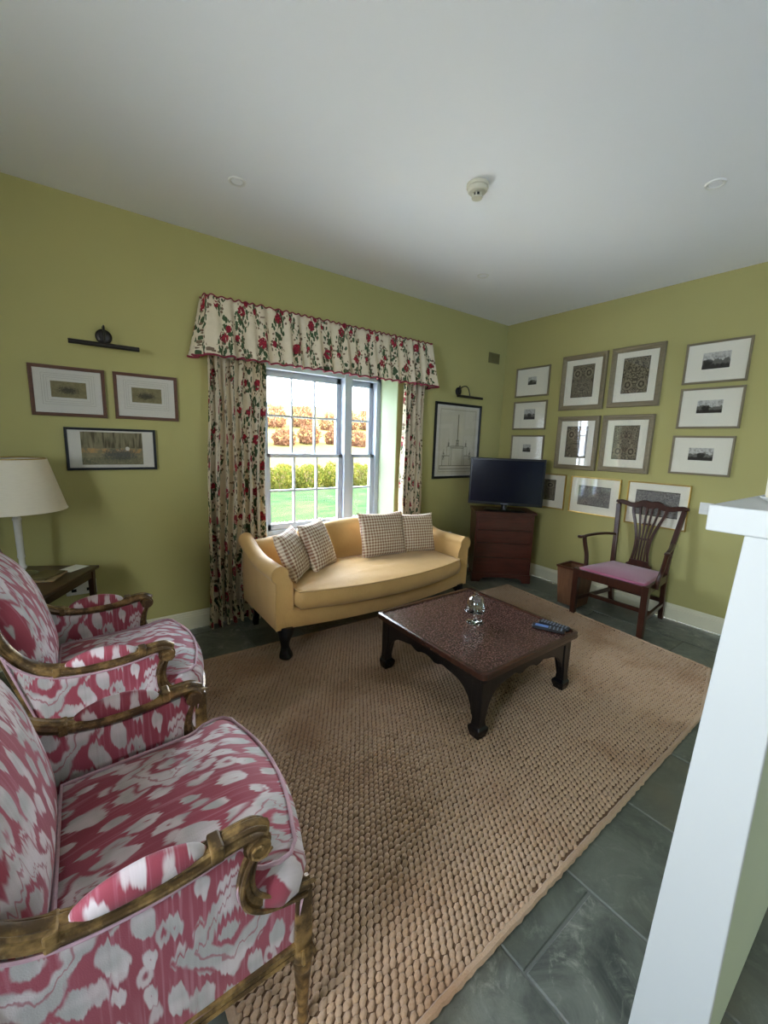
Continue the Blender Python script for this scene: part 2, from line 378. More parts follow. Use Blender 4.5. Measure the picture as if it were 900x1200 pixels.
M['tabletop'] = tabletop(); M['tabletrim'] = wood('table_trim', lin(44, 24, 18), lin(88, 52, 38), .22, 0)

# ------------------------------------------------------------------ setting: floor of slate slabs
fl = struct('floor')
MB().box((XW, YS, -.06), (0, .0, -.006)).build('floor_bed', M['grout'], fl, False)
xs = [-5.1, -4.62, -4.14, -3.70, -3.28, -2.857, -2.527, -2.10, -1.675, -1.22, -.80, -.38, 0.0]
rs = random.Random(3)
slabs = {}
for i in range(len(xs) - 1):
    y = 0.0 - rs.uniform(0, .5); ys = [0.0, y]
    while y > YS:
        y -= rs.choice([.42, .6, .72, .9]); ys.append(max(y, YS))
        if ys[-1] <= YS: break
    for j in range(len(ys) - 1):
        x0, x1, y1, y0 = xs[i], xs[i+1], ys[j], ys[j+1]
        if y1 - y0 < .02: continue
        g = .004; hx = (x1-x0)/2 - g; hy = (y1-y0)/2 - g; dz = rs.uniform(-.0012, .0012)
        mb = MB().box((-hx, -hy, -.02), (hx, hy, 0)); mb.v = [(p[0] + (rs.uniform(-.003, .003) if 1 else 0), p[1] + rs.uniform(-.003, .003), p[2]) for p in mb.v]
        o = mb.build('slate_slab', M['slate'], fl, False, bevel=.003, seg=1); o.location = ((x0+x1)/2, (y0+y1)/2, dz - .0015)

# ------------------------------------------------------------------ walls, ceiling
WX0, WX1, WZ0, WZ1, WD = -2.90, -1.405, .52, 1.87, .36      # north window opening and wall depth
wn_ = struct('wall_north'); mb = MB()
mb.box((XW - .2, 0, 0), (WX0, WD, HC)).box((WX1, 0, 0), (.2, WD, HC)).box((WX0, 0, 0), (WX1, WD, WZ0)).box((WX0, 0, WZ1), (WX1, WD, HC))
mb.build('wall_face', M['wall'], wn_, False)
rv = MB(); t = .006
rv.box((WX0, .004, WZ0), (WX0 + t, WD - .1, WZ1)).box((WX1 - t, .004, WZ0), (WX1, WD - .1, WZ1)).box((WX0, .004, WZ1 - t), (WX1, WD - .1, WZ1))
rv.build('window_reveal', M['reveal'], wn_, False)
o = MB().box((0, YS - .2, 0), (.2, 0, HC)).build('wall_east', M['wall'], None, False); o['kind'] = 'structure'
o = MB().box((XW - .2, YS - .2, 0), (XW, -3.1, HC)).box((XW - .2, -2.2, 0), (XW, 0, HC)).box((XW - .2, -3.1, 0), (XW, -2.2, .90)).box((XW - .2, -3.1, 2.0), (XW, -2.2, HC)).build('wall_west', M['wall'], None, False); o['kind'] = 'structure'
o = MB().box((XW - .2, YS - .2, 0), (-1.7, YS, HC)).box((-.9, YS - .2, 0), (.2, YS, HC)).box((-1.7, YS - .2, 0), (-.9, YS, 1.1)).box((-1.7, YS - .2, 1.85), (-.9, YS, HC)).build('wall_south', M['wall'], None, False); o['kind'] = 'structure'
w3 = struct('fill_window'); mb = MB().box((-1.7, YS - .10, 1.1), (-.9, YS - .05, 1.14)).box((-1.7, YS - .10, 1.81), (-.9, YS - .05, 1.85))  # added out-of-view window to light the near face of the half wall
for a in (-1.7, -1.32, -.94): mb.box((a, YS - .10, 1.1), (a + .04, YS - .05, 1.85))
mb.build('window_frame', M['winwhite'], w3, False)
w2 = struct('window_2'); mb = MB()
for a in (-3.1, -2.67, -2.24): mb.box((XW - .10, a, .90), (XW - .04, a + .04, 2.0))
mb.box((XW - .10, -3.1, .90), (XW - .04, -2.2, .94)).box((XW - .10, -3.1, 1.96), (XW - .04, -2.2, 2.0)).box((XW - .10, -3.1, 1.44), (XW - .04, -2.2, 1.46)); mb.build('window_frame', M['winwhite'], w2, False)
ce = MB().box((XW - .2, YS - .2, HC), (.2, WD, HC + .15)).build('ceiling', M['ceil'], None, False); ce['kind'] = 'structure'

def baseboard(name, p0, p1, nrm):
    """moulded skirting from p0 to p1"""
    prof = [(0, 0), (.018, 0), (.018, .085), (.013, .09), (.013, .098), (.009, .106), (.009, .112), (.004, .12), (0, .12)]
    d = Vector((p1[0]-p0[0], p1[1]-p0[1], 0)); n = Vector(nrm)
    r = [[tuple(Vector((p[0], p[1], 0)) + n * a + Vector((0, 0, z))) for a, z in prof] for p in (p0, p1)]
    o = MB().loft(r).build(name, M['gloss'], None, False); o['kind'] = 'structure'; return o
baseboard('baseboard_north', (XW, 0), (0, 0), (0, -1, 0)); baseboard('baseboard_east', (0, 0), (0, YS), (-1, 0, 0))
baseboard('baseboard_west', (XW, 0), (XW, YS), (1, 0, 0))

# ------------------------------------------------------------------ north window: three-light sash
win = struct('window_1')
YF = .255      # face of the box frame
fr = MB(); D2 = WD
cx0, cx1 = -2.495, -1.79       # the centre light (between mullions)
fr.box((WX0, YF, WZ0), (WX0 + .05, D2, WZ1)).box((WX1 - .045, YF, WZ0), (WX1, D2, WZ1))
fr.box((WX0, YF, WZ1 - .045), (WX1, D2, WZ1)).box((WX0, YF, WZ0), (WX1, D2, WZ0 + .04))
MUL = [(-2.56, -2.49), (-1.79, -1.715)]
fr.build('window_frame', M['winwhite'], win, False, bevel=.004)
for a, b in MUL: MB().box((a, YF - .012, WZ0), (b, D2, WZ1)).build('mullion', M['winwhite'], win, False, bevel=.004)
MB().box((WX0 - .03, -.03, WZ0 - .03), (WX1 + .03, YF + .01, WZ0 + .002)).build('window_sill', M['winwhite'], win, False, bevel=.006)
ZM = 1.165
def sash(x0, x1, z0, z1, y, cols, rows, bottom, name):
    st = .042; tb = .05 if bottom else .035; tt = .032 if bottom else .05
    mb = MB(); mb.box((x0, y, z0), (x0 + st, y + .035, z1)).box((x1 - st, y, z0), (x1, y + .035, z1)).box((x0, y, z0), (x1, y + .035, z0 + tb)).box((x0, y, z1 - tt), (x1, y + .035, z1))
    s = mb.build(name, M['winwhite'], win, False, bevel=.003)
    gx0, gx1, gz0, gz1 = x0 + st, x1 - st, z0 + tb, z1 - tt; m2 = MB()
    for i in range(1, cols): x = gx0 + (gx1 - gx0) * i / cols; m2.box((x - .008, y + .004, gz0), (x + .008, y + .03, gz1))
    for i in range(1, rows): z = gz0 + (gz1 - gz0) * i / rows; m2.box((gx0, y + .005, z - .008), (gx1, y + .029, z + .008))
    m2.build('glazing_bar', M['winwhite'], s, False)
    for i in range(cols):
        for j in range(rows):
            xa = gx0 + (gx1-gx0)*i/cols; xb = gx0 + (gx1-gx0)*(i+1)/cols; za = gz0 + (gz1-gz0)*j/rows; zb = gz0 + (gz1-gz0)*(j+1)/rows
            MB().box((xa + .008, y + .016, za + .008), (xb - .008, y + .019, zb - .008)).build('pane', M['pane'], s, False)
    return s
for x0, x1, c in ((WX0 + .05, -2.56, 1), (-2.49, -1.79, 3), (-1.715, WX1 - .045, 1)):
    sash(x0, x1, ZM - .016, WZ1 - .045, YF + .062, c, 2, False, 'upper_sash'); b = sash(x0, x1, WZ0 + .04, ZM + .016, YF + .022, c, 2, True, 'lower_sash')
fc = MB(); fc.lathe([(.0, 0), (.012, 0), (.012, .006), (.006, .008), (.006, .016), (.010, .02), (.008, .028), (0, .03)], 12, (-2.14, YF + .04, ZM + .016)).box((-2.165, YF + .03, ZM + .016), (-2.10, YF + .042, ZM + .021))
fc.build('sash_fastener', M['steel'], win)

# ------------------------------------------------------------------ curtains and pelmet
def curtain(name, label, x0, x1, xb0, xb1, ztop, zbot, y, folds, amp, seed):
    r = random.Random(seed); N = folds * 14; t = thing(name, label, 'curtain', ((x0 + x1)/2, y, 0)); ph = [r.uniform(-.5, .5) for _ in range(folds + 2)]; am = [r.uniform(.6, 1.25) for _ in range(folds + 2)]
    Mz = 26; cx = (x0 + x1) / 2
    def side(sgn):
        def fn(u, w):
            k = u * folds; i = int(min(k, folds - 1e-6)); a = am[i] * (1 - (k - i)) + am[i+1] * (k - i); p = ph[i] * (1 - (k - i)) + ph[i+1] * (k - i)
            z = zbot + (ztop - zbot) * w; e = 1 - w
            c = k * 2 * pi + p * e
            X = (x0 + (x1 - x0) * u) * w + (xb0 + (xb1 - xb0) * u) * e + .010 * sin(c * 1.0 + 1.3) * (1 + e) + .006 * sin(5 * z + i)
            Y = y - amp * a * (.75 + .45 * e) * sin(c) - .006 * sin(3 * c + z * 4) - .015 * e * sin(u * 6 + 2)
            return (X - cx, Y - y + sgn * .0015, z)
        return fn
    cloth = folds * 2.35 * .10
    mb = MB(); mb.grid(side(1), N, Mz, lambda u, w: (u * cloth + seed * .37, (zbot + (ztop - zbot) * w)))
    n = len(mb.v); mb.grid(side(-1), N, Mz, lambda u, w: (u * cloth + seed * .37, (zbot + (ztop - zbot) * w)))
    # close the borders
    R = Mz + 1; f = []
    for i in range(N): f += [(i*R, (i+1)*R, n+(i+1)*R, n+i*R), (i*R+Mz, n+i*R+Mz, n+(i+1)*R+Mz, (i+1)*R+Mz)]
    for j in range(Mz): f += [(j, n+j, n+j+1, j+1), (N*R+j, N*R+j+1, n+N*R+j+1, n+N*R+j)]
    mb.f += f; mb.build('cloth', M['chintz'], t, True, angle=80); return t
curtain('curtain', 'long floral chintz curtain left of the window, gathered over the sofa arm', -2.99, -2.62, -3.04, -2.66, 1.80, .012, -.078, 7, .040, 3)
curtain('curtain', 'long floral chintz curtain right of the window, beside the black framed drawing', -1.42, -1.185, -1.43, -1.17, 1.80, .012, -.078, 4, .036, 8)
def pelmet():
    xl, xr, D = -2.99, -1.15, .125
    t = thing('pelmet', 'gathered floral chintz pelmet with red edging above the window', 'pelmet', ((xl+xr)/2, 0, 1.76)); C = (t.location.x, 0, 1.76)
    # plan path: wall -> front left -> front right -> wall
    L = [D, xr - xl, D]; T = sum(L); r = random.Random(5)
    def plan(s):
        s *= T
        if s < L[0]: return (xl, -s, -1, 0)
        if s < L[0] + L[1]: return (xl + s - L[0], -D, 0, -1)
        return (xr, -D + (s - L[0] - L[1]), 1, 0)
    def nrm(s):
        a = plan(max(s - .012, 0)); b = plan(min(s + .012, 1)); v = Vector((a[2] + b[2], a[3] + b[3])); return v.normalized() if v.length > 0 else Vector((0, -1))
    NF = 27; N = NF * 14
    def pt(s, w, o=0):
        p = plan(s); n = nrm(s); e = 1 - w; c = s * NF * 2 * pi + .8 * sin(s * 37) ; flare = .055 * e ** 1.2
        k = flare + (.007 + .017 * e) * sin(c) * (.75 + .5 * sin(s * 61)) + .008 * e * sin(c * .37 + 1) - .006 * (w > .96)
        z = 1.785 + .355 * w + .006 * (w > .98) * sin(c * 1.5) + (.004 * sin(c + 1.2) - .012 * (abs(s - .5) * 2) ** 2 * 0) * (w < .03)
        return (p[0] + n.x * (k + o) - C[0], min(-.011, p[1] + n.y * (k + o)) - C[1], z - C[2])
    mb = MB(); G = 12
    uvf = lambda u, w: (u * T * 1.75 + .03, w * .36 + .09)
    mb.grid(lambda u, w: pt(u, w), N, G, uvf); n = len(mb.v); mb.grid(lambda u, w: pt(u, w, -.003), N, G, uvf); R = G + 1
    for i in range(N): mb.f += [(i*R, (i+1)*R, n+(i+1)*R, n+i*R), (i*R+G, n+i*R+G, n+(i+1)*R+G, (i+1)*R+G)]
    mb.build('cloth', M['chintz'], t, True, angle=80)
    MB().tube([pt(i/N, 0, .001) for i in range(N + 1)], .0065, 6).build('bottom_edging', M['redtrim'], t)
    MB().tube([pt(i/N, 1, .001) for i in range(N + 1)], .0045, 6).build('top_edging', M['redtrim'], t)
    MB().box((xl + .01 - C[0], -D + .006, 2.10 - C[2]), (xr - .01 - C[0], -.004, 2.118 - C[2])).build('pelmet_board', M['gloss'], t, False)
pelmet()

# ------------------------------------------------------------------ pictures
def print_mat(kind, seed):
    nb = NB('print_%s_%d' % (kind, seed)); P = nb.xyz('UV'); u, v = P[0], P[1]; o = seed * 3.7
    paper = lin(206, 196, 168); ink = lin(44, 38, 32)
    if kind == 'ornament':
        m = (u - .5).abs(); q = nb.vec(m * 1.0 + o, v * 1.25, o); q2 = nb.vec(m + o + 2, v * 1.25 + 1, o)
        vo = nb.vor(q, 9 if seed % 2 else 7.5); rings = (vo * 17.0).sin().gt(.15); n = nb.noise(q2, 22, 4, .7); n2 = nb.noise(q2, 60, 2)
        f = (rings * .55 + n * .9 + n2 * .35 - .42).clamp(); 
        cx = nb.math('SQRT', (m - .26).pow(2.0) + (v - (.74 if seed % 2 else .24)).pow(2.0) * 1.4); med = (cx * 55.0).sin().gt(0) * cx.lt(.17); f = nb.math('MAXIMUM', f * cx.gt(.17), med * .6 + f * .3)
        c = nb.mix(f.clamp(), lin(48, 40, 34), lin(160, 148, 122))
        b = ((u - .5).abs().gt(.485)).max((v - .5).abs().gt(.488)); c = nb.mix(b, c, ink)
    elif kind == 'frieze':
        n = nb.noise(nb.vec(u * 2.2 + o, v, o), 12, 4, .7); r = (nb.vor(nb.vec(u * 2.2 + o, v * 1.2, o), 9) * 16.0).sin().gt(0)
        c = nb.mix((n * 1.3 + r * .35 - .45).clamp(), lin(72, 70, 68), lin(176, 170, 160)); b = ((v - .5).abs().gt(.47)); c = nb.mix(b, c, ink)
    elif kind == 'landscape':
        n = nb.noise(nb.vec(u * 2 + o, v, o), 5, 5, .65); h = nb.noise(nb.vec(u * 1.5 + o, 0, o), 3.2, 4, .6); fine = nb.noise(nb.vec(u * 2 + o, v * 2, 1), 40, 2)
        hill = (v).lt(h * .9 + .08); fore = v.lt(n * .45 + .05); sky = nb.mix(n.ss(.4, .7), lin(206, 202, 190), lin(138, 134, 126))
        c = nb.mix(hill, sky, nb.mix(fine, lin(70, 66, 60), lin(140, 136, 124))); c = nb.mix(fore, c, nb.mix(fine, lin(24, 22, 20), lin(84, 78, 70)))
        tr = (nb.math('SQRT', (u - (.2 + .15 * (seed % 4))).pow(2.0) + (v - .42).pow(2.0) * .8) + (n - .5) * .3).lt(.17); c = nb.mix(tr * .8, c, lin(34, 32, 28))
    elif kind == 'sporting':
        n = nb.noise(nb.vec(u * 2 + o, v, o), 6, 5, .65); f = nb.noise(nb.vec(u * 2 + o, v, o + 3), 26, 3)
        d = (nb.math('SQRT', (u - .48).pow(2.0) * .55 + (v - .45).pow(2.0)) + (f - .5) * .75).lt(.20)
        c = nb.mix(n, lin(92, 82, 52), lin(160, 148, 112)); c = nb.mix(d * (.5 + f * .5), c, lin(34, 36, 40)); c = nb.mix(f.gt(.66) * .5, c, lin(176, 168, 146))
    elif kind == 'river':
        n = nb.noise(nb.vec(u * 3 + o, v, o), 4, 6, .65); f = nb.noise(nb.vec(u * 3, v * 1, o + 3), 22, 3, .7); tk = nb.noise(nb.vec(u * 9, v * .6, 2), 2, 2)
        c = nb.mix(n, lin(96, 90, 70), lin(168, 156, 122)); c = nb.mix(v.gt(.52) * tk.ss(.45, .62) * .85, c, lin(74, 66, 50)); c = nb.mix((v.gt(.36) * v.lt(.5)) * n.ss(.4, .6) * .8, c, lin(190, 144, 92))
        dd = (nb.math('SQRT', (u - .62).pow(2.0) * .35 + (v - .32).pow(2.0)) + (f - .5) * .55).lt(.15); c = nb.mix(dd * .85, c, nb.mix(f, lin(40, 44, 46), lin(110, 112, 108))); c = nb.mix((v.lt(.22)) * f.ss(.4, .6) * .6, c, lin(66, 76, 66))
        hd = (nb.math('SQRT', (u - .74).pow(2.0) + (v - .5).pow(2.0) * .3)).lt(.035); c = nb.mix(hd, c, lin(206, 200, 186))
    else:   # measured drawing of a monument
        n = nb.noise(nb.vec(u, v, 0), 6, 3); c = nb.mix(n, lin(196, 188, 164), lin(212, 204, 182)); s = (u - .5).abs(); g = lin(104, 98, 84)
        def R(x0, x1, y0, y1, t=.006):
            a = s.gt(x0 - t) * s.lt(x1 + t) * v.gt(y0 - t) * v.lt(y1 + t); b = s.gt(x0 + t) * s.lt(x1 - t) * v.gt(y0 + t) * v.lt(y1 - t); return a * (1.0 - b)
        def F(x0, x1, y0, y1): return s.gt(x0) * s.lt(x1) * v.gt(y0) * v.lt(y1)
        ln = R(-.1, .15, .13, .40).max(R(.20, .38, .13, .28)).max(R(-.1, .17, .40, .425)).max(R(-.1, .44, .08, .13)).max(R(.19, .27, .28, .42, .004))
        ln = ln.max(F(-.1, .012, .5, .90)).max(F(-.1, .05, .425, .52) * nb.noise(nb.vec(s, v, 0), 30, 2).gt(.5)).max(F(.21, .25, .42, .48)).max(F(.226, .234, .48, .53)).max(F(.33, .37, .22, .34) * nb.noise(nb.vec(s, v, 0), 40, 1).gt(.45)).max(F(.345, .353, .34, .38))
        ln = ln.max(R(-.1, .465, .04, .965, .006) * .5); c = nb.mix(ln * .8, c, g)
    return nb.done(c, .8, spec=.2)
def picture(label, wall, c, z0, z1, w, fm, fw, fd, matm, pw, ph, pz, kind, seed, group=None, lines=0, name='framed_print'):
    """wall 'n' (c = x centre) or 'e' (c = y centre); local x right, z up, -y into the room"""
    loc = (c, 0, (z0+z1)/2) if wall == 'n' else (0, c, (z0+z1)/2)
    t = thing(name, label, 'picture', loc, 0 if wall == 'n' else -pi/2, group); h = z1 - z0; W2, H2 = w/2, h/2
    def ring(x, z, y): return [(-x, y, -z), (x, y, -z), (x, y, z), (-x, y, z)]
    g = .004
    prof = [(0, -g), (0, -fd*.75), (fw*.12, -fd), (fw*.45, -fd), (fw*.6, -fd*.82), (fw*.85, -fd*.8), (fw, -fd*.55), (fw, -g)]
    rings = [ring(W2 - a, H2 - a, y) for a, y in prof]; MB().loft(rings, False, True).build('frame', fm, t, False)
    MB().box((-W2 + fw*.9, -fd*.45, -H2 + fw*.9), (W2 - fw*.9, -g, H2 - fw*.9)).build('mount', matm, t, False)
    y = -fd * .45 - .0006
    def sheet(x0, x1, za, zb, yy): return ([(x0, yy, za), (x1, yy, za), (x1, yy, zb), (x0, yy, zb), (x0, yy + .0005, za), (x1, yy + .0005, za), (x1, yy + .0005, zb), (x0, yy + .0005, zb)], [(0,1,2,3),(7,6,5,4),(0,4,5,1),(1,5,6,2),(2,6,7,3),(3,7,4,0)], [(0,0),(1,0),(1,1),(0,1)]*2)
    mb = MB(); mb.add(*sheet(-pw/2, pw/2, pz - ph/2, pz + ph/2, y)); mb.build('print', print_mat(kind, seed), t, False)
    if lines:
        mb = MB()
        for k in range(lines):
            e = .016 + .011 * k; X = pw/2 + e; Z = ph/2 + e; s = .0008
            for b in ((-X, -X + s, -Z, Z), (X - s, X, -Z, Z), (-X, X, -Z, -Z + s), (-X, X, Z - s, Z)): mb.box((b[0], y, pz + b[2]), (b[1], y + .0005, pz + b[3]))
        mb.build('ruled_line', M['frame_grey'], t, False)
    MB().box((-W2 + fw*.9, -fd*.56, -H2 + fw*.9), (W2 - fw*.9, -fd*.53, H2 - fw*.9)).build('glass', M['picglass'], t, False)
    return t
# three on the window wall, left
picture('brown-framed sporting print at upper left, left of the pair under the picture light', 'n', -3.683, 1.384, 1.648, .332, M['frame_brown'], .018, .02, M['mat_grey'], .155, .085, .01, 'sporting', 1, None, 3)
picture('brown-framed sporting print at upper left, right of the pair nearest the curtain', 'n', -3.312, 1.386, 1.649, .331, M['frame_brown'], .018, .02, M['mat_grey'], .155, .085, .01, 'sporting', 2, None, 3)
picture('wide black-framed riverside print below the two brown-framed ones', 'n', -3.5025, 1.089, 1.328, .443, M['blackframe'], .014, .02, M['mat_grey'], .300, .185, .004, 'river', 3)
picture('tall black-framed drawing of a monument, between right curtain and television', 'n', -.655, .966, 1.688, .630, M['blackframe'], .024, .022, M['mat_grey'], .520, .640, 0, 'drawing', 4, name='framed_drawing')
# east wall: small landscapes near the corner
SG = 'small taupe-framed landscapes'
for (yc, z0, z1, lb, sd, pw, ph) in ((-.350, 1.787, 2.070, 'small landscape print in taupe frame, top of the left column by the corner', 5, .095, .075),
                                     (-.350, 1.466, 1.745, 'small landscape print in taupe frame, middle of the left column by the corner', 6, .125, .10),
                                     (-.352, 1.133, 1.412, 'small landscape print in taupe frame, bottom of the left column, just above the television', 7, .09, .075),
                                     (-1.823, 1.783, 2.070, 'landscape print in taupe frame, top of the right-hand column of three', 8, .160, .112),
                                     (-1.826, 1.466, 1.754, 'landscape print in taupe frame, middle of the right-hand column, darker cream mount', 9, .150, .090),
                                     (-1.818, 1.130, 1.415, 'landscape print in taupe frame, bottom of the right-hand column of three', 10, .150, .090)):
    picture(lb, 'e', yc, z0, z1, .378, M['frame_grey'], .015, .022, M['mat_cream'], pw, ph, 0.01, 'landscape', sd, SG)
BG = 'large ornament engravings in broad taupe frames'
for (yc, z0, z1, lb, sd, w) in ((-.866, 1.637, 2.114, 'large ornament engraving in broad taupe frame, upper left of the four', 11, .405),
                                (-1.302, 1.643, 2.118, 'large ornament engraving in broad taupe frame, upper right of the four', 12, .396),
                                (-.868, 1.104, 1.581, 'large ornament engraving in broad taupe frame, lower left of the four', 13, .392),
                                (-1.290, 1.110, 1.581, 'large ornament engraving in broad taupe frame, lower right of the four', 14, .400)):
    picture(lb, 'e', yc, z0, z1, w, M['frame_grey'], .042, .03, M['mat_cream'], .198, .278, .01, 'ornament', sd, BG)
GG = 'gilt-framed prints in the low row'
picture('gilt-framed print half hidden behind the television', 'e', -.590, .716, 1.048, .440, M['frame_gold'], .010, .02, M['mat_cream'], .24, .20, .01, 'ornament', 15, GG)
picture('gilt-framed print of the low row between television and wooden chair', 'e', -1.080, .715, 1.046, .440, M['frame_gold'], .010, .02, M['mat_cream'], .285, .175, 0, 'frieze', 16, GG)
picture('gilt-framed print partly hidden by the back of the wooden chair', 'e', -1.578, .698, 1.048, .442, M['frame_gold'], .010, .02, M['mat_cream'], .310, .200, .01, 'frieze', 17, GG)

# ------------------------------------------------------------------ picture lights, vent, socket, switch
def picture_light(label, x, z, zr, xr, L):
    t = thing('picture_light', label, 'wall light', (xr, 0, zr))
    mb = MB(); mb.lathe([(0, 0), (.040, 0), (.040, .004), (.034, .010), (.020, .013), (0, .014)], 24); mb.v = [(p[0], -p[2] - .001, p[1]) for p in mb.v]; mb.build('wall_plate', M['bronze'], t)
    dx = x - xr; dz = z - zr
    MB().tube(spline([(0, -.012, 0), (dx*.1, -.035, .035), (dx*.35, -.075, .045), (dx*.7, -.098, .02), (dx, -.105, dz + .012)], 5), .0045, 8).build('arm', M['bronze'], t)
    MB().tube([(dx - L/2, -.11, dz), (dx + L/2, -.11, dz)], .0125, 14).build('shade', M['bronze'], t)
    mb = MB(); mb.lathe([(0, .0), (.006, 0), (.007, .02), (.0, .026)], 10, (0, -.02, .030)); mb.build('finial', M['bronze'], t)
picture_light('bronze picture light above the three prints at left', -3.507, 1.768, 1.830, -3.505, .32)
picture_light('bronze swan-neck picture light above the black-framed drawing', -.622, 1.744, 1.800, -.675, .34)
t = thing('air_vent', 'small green painted wall vent high beside the corner', 'vent', (-.192, 0, 2.172))
MB().box((-.082, -.010, -.05), (.082, -.001, .05)).build('plate', M['vent'], t, False, bevel=.003)
for k in range(9): MB().box((-.068 + k*.0158, -.014, -.038), (-.062 + k*.0158, -.010, .038)).build('slat', M['vent'], t, False)
t = thing('power_socket', 'double power socket on the wall under the side table', 'socket', (-3.712, 0, .405))
MB().box((-.073, -.010, -.043), (.073, -.001, .043)).build('plate', M['plasticwhite'], t, False, bevel=.003)
for s in (-1, 1):
    MB().box((s*.036 - .012, -.013, .012), (s*.036 + .012, -.010, .026)).build('switch', M['plasticwhite'], t, False)
    MB().box((s*.036 - .012, -.0105, -.024), (s*.036 + .012, -.0095, -.006)).build('pin_hole', M['blackframe'], t, False)
t = thing('power_socket', 'white power socket with black plug between sofa arm and chest', 'socket', (-.735, 0, .375))
MB().box((-.073, -.010, -.043), (.073, -.001, .043)).build('plate', M['plasticwhite'], t, False, bevel=.003)
MB().box((.012, -.045, -.030), (.062, -.0105, .022)).build('plug', M['tvplastic'], t, False, bevel=.004)
MB().tube(spline([(.037, -.030, -.030), (.045, -.035, -.12), (.075, -.040, -.24), (.14, -.05, -.36)], 6), .004, 6).build('cable', M['tvplastic'], t)
t = thing('light_switch', 'white light switch low on the right wall beyond the worktop', 'switch', (0, -1.905, .892), -pi/2)
MB().box((-.043, -.010, -.043), (.043, -.001, .043)).build('plate', M['plasticwhite'], t, False, bevel=.003)
MB().box((-.010, -.014, -.014), (.010, -.010, .014)).build('rocker', M['plasticwhite'], t, False, bevel=.002)

# ------------------------------------------------------------------ ceiling fittings
for (x, y, lb) in ((-2.95, -.663, 'recessed white ceiling spotlight at upper left, over the curtain end'), (-1.208, -2.066, 'recessed white ceiling spotlight at upper right, over the wooden chair'), (-1.19, -.68, 'recessed white ceiling spotlight nearest the far corner')):
    t = thing('ceiling_spotlight', lb, 'ceiling light', (x, y, HC), 0, 'recessed ceiling spotlights')
    MB().lathe([(.028, -.001), (.028, -.004), (.034, -.007), (.040, -.006), (.043, -.001)], 32).build('trim_ring', M['plasticwhite'], t)
    MB().lathe([(0, -.004), (.026, -.004), (.026, -.001)], 24).build('lens', M['ceil'], t)
t = thing('smoke_alarm', 'round cream smoke alarm on the ceiling', 'smoke alarm', (-2.04, -1.375, HC))
MB().lathe([(.052, -.001), (.052, -.016), (.046, -.018), (.046, -.030), (.040, -.036), (.020, -.038), (0, -.038)], 32).build('body', M['plasticcream'], t)
for k in range(6):
    a = k * pi / 3; MB().box((-.003, .016, -.062), (.003, .024, -.036), Matrix.Rotation(a, 4, 'Z')).build('fin', M['plasticcream'], t, False)
MB().lathe([(0, -.062), (.024, -.062), (.026, -.058), (.024, -.055)], 20).build('sensor_cap', M['plasticcream'], t)
MB().lathe([(0, -.055), (.014, -.055), (.014, -.037)], 16).build('sensor', M['blackframe'], t)

# ------------------------------------------------------------------ half wall and worktop beside the photographer
hw = struct('wall_divider')
# face polygon on x = -2.75: far edge leans a little, near edge upright
a = [(-2.662, 0), (-2.709, 1.161), (-2.787, 1.161), (-2.789, 0)]
MB().poly(a, .016, (-2.75, 0, 0), (0, 1, 0), (0, 0, 1), (1, 0, 0)).build('end_board', M['wallwhite'], hw, False, bevel=.0025)
MB().poly([(-2.672, 0), (-2.715, 1.161), (-2.782, 1.161), (-2.784, 0)], 2.3, (-2.734, 0, 0), (0, 1, 0), (0, 0, 1), (1, 0, 0)).build('wall_face', M['sage_lit'], hw, False)
t = thing('worktop', 'white-painted shelf top of the half wall at right', 'shelf', (-2.75, -2.80, 1.161)); 
MB().box((-.004, -.30, 0), (2.3, .146, .0465)).build('board', M['wallwhite'], t, False, bevel=.003)
ZT = 1.2075
t = thing('jar', 'cream jar with lid on white saucer at right edge', 'jar', (-2.585, -2.722, ZT + .002))
MB().lathe([(.0, 0), (.022, .0), (.0325, .006), (.034, .008), (.032, .0095), (.022, .004), (0, .003)], 32).build('saucer', M['wallwhite'], t)
MB().lathe([(0, .004), (.024, .004), (.027, .012), (.028, .07), (.024, .085), (.0, .085)], 32).build('body', M['mat_cream'], t)
MB().lathe([(.0, .086), (.025, .086), (.025, .092), (.006, .097), (.006, .106), (0, .108)], 24).build('lid', M['reveal'], t)
t = thing('wooden_box', 'dark brown upright box behind the cream jar', 'box', (-2.30, -2.69, ZT + .001))
MB().box((0, -.12, 0), (.14, .003, .18)).build('body', M['mahogz'], t, False, bevel=.002)
MB().box((-.003, -.123, .18), (.143, .006, .19)).build('lid', M['sidewood'], t, False, bevel=.002)

# ------------------------------------------------------------------ sofa
SO = (-2.02, -.40, 0)
sf = thing('sofa', 'camel-back sofa in gold fabric under the window', 'sofa', SO)
sx0, sx1 = -2.82, -1.215; cxs = (sx0 + sx1) / 2; hw_ = (sx1 - sx0) / 2
def bow(x, base, k): t_ = max(-1, min(1, (x - cxs) / (hw_ - .02))); return base - k * (1 - t_ * t_)
mb = MB(); N = 30; rings = []
for i in range(N + 1):
    x = sx0 + .06 + (sx1 - sx0 - .12) * i / N; yf = bow(x, -.725, .095)
    rings.append([(x, -.16, .19), (x, yf + .03, .185), (x, yf + .006, .192), (x, yf, .205), (x, yf - .002, .27), (x, yf + .004, .30), (x, yf + .03, .31), (x, -.16, .31)])
mb.loft(rings); mb.build('seat_rail', M['sofa'], sf, off=SO)
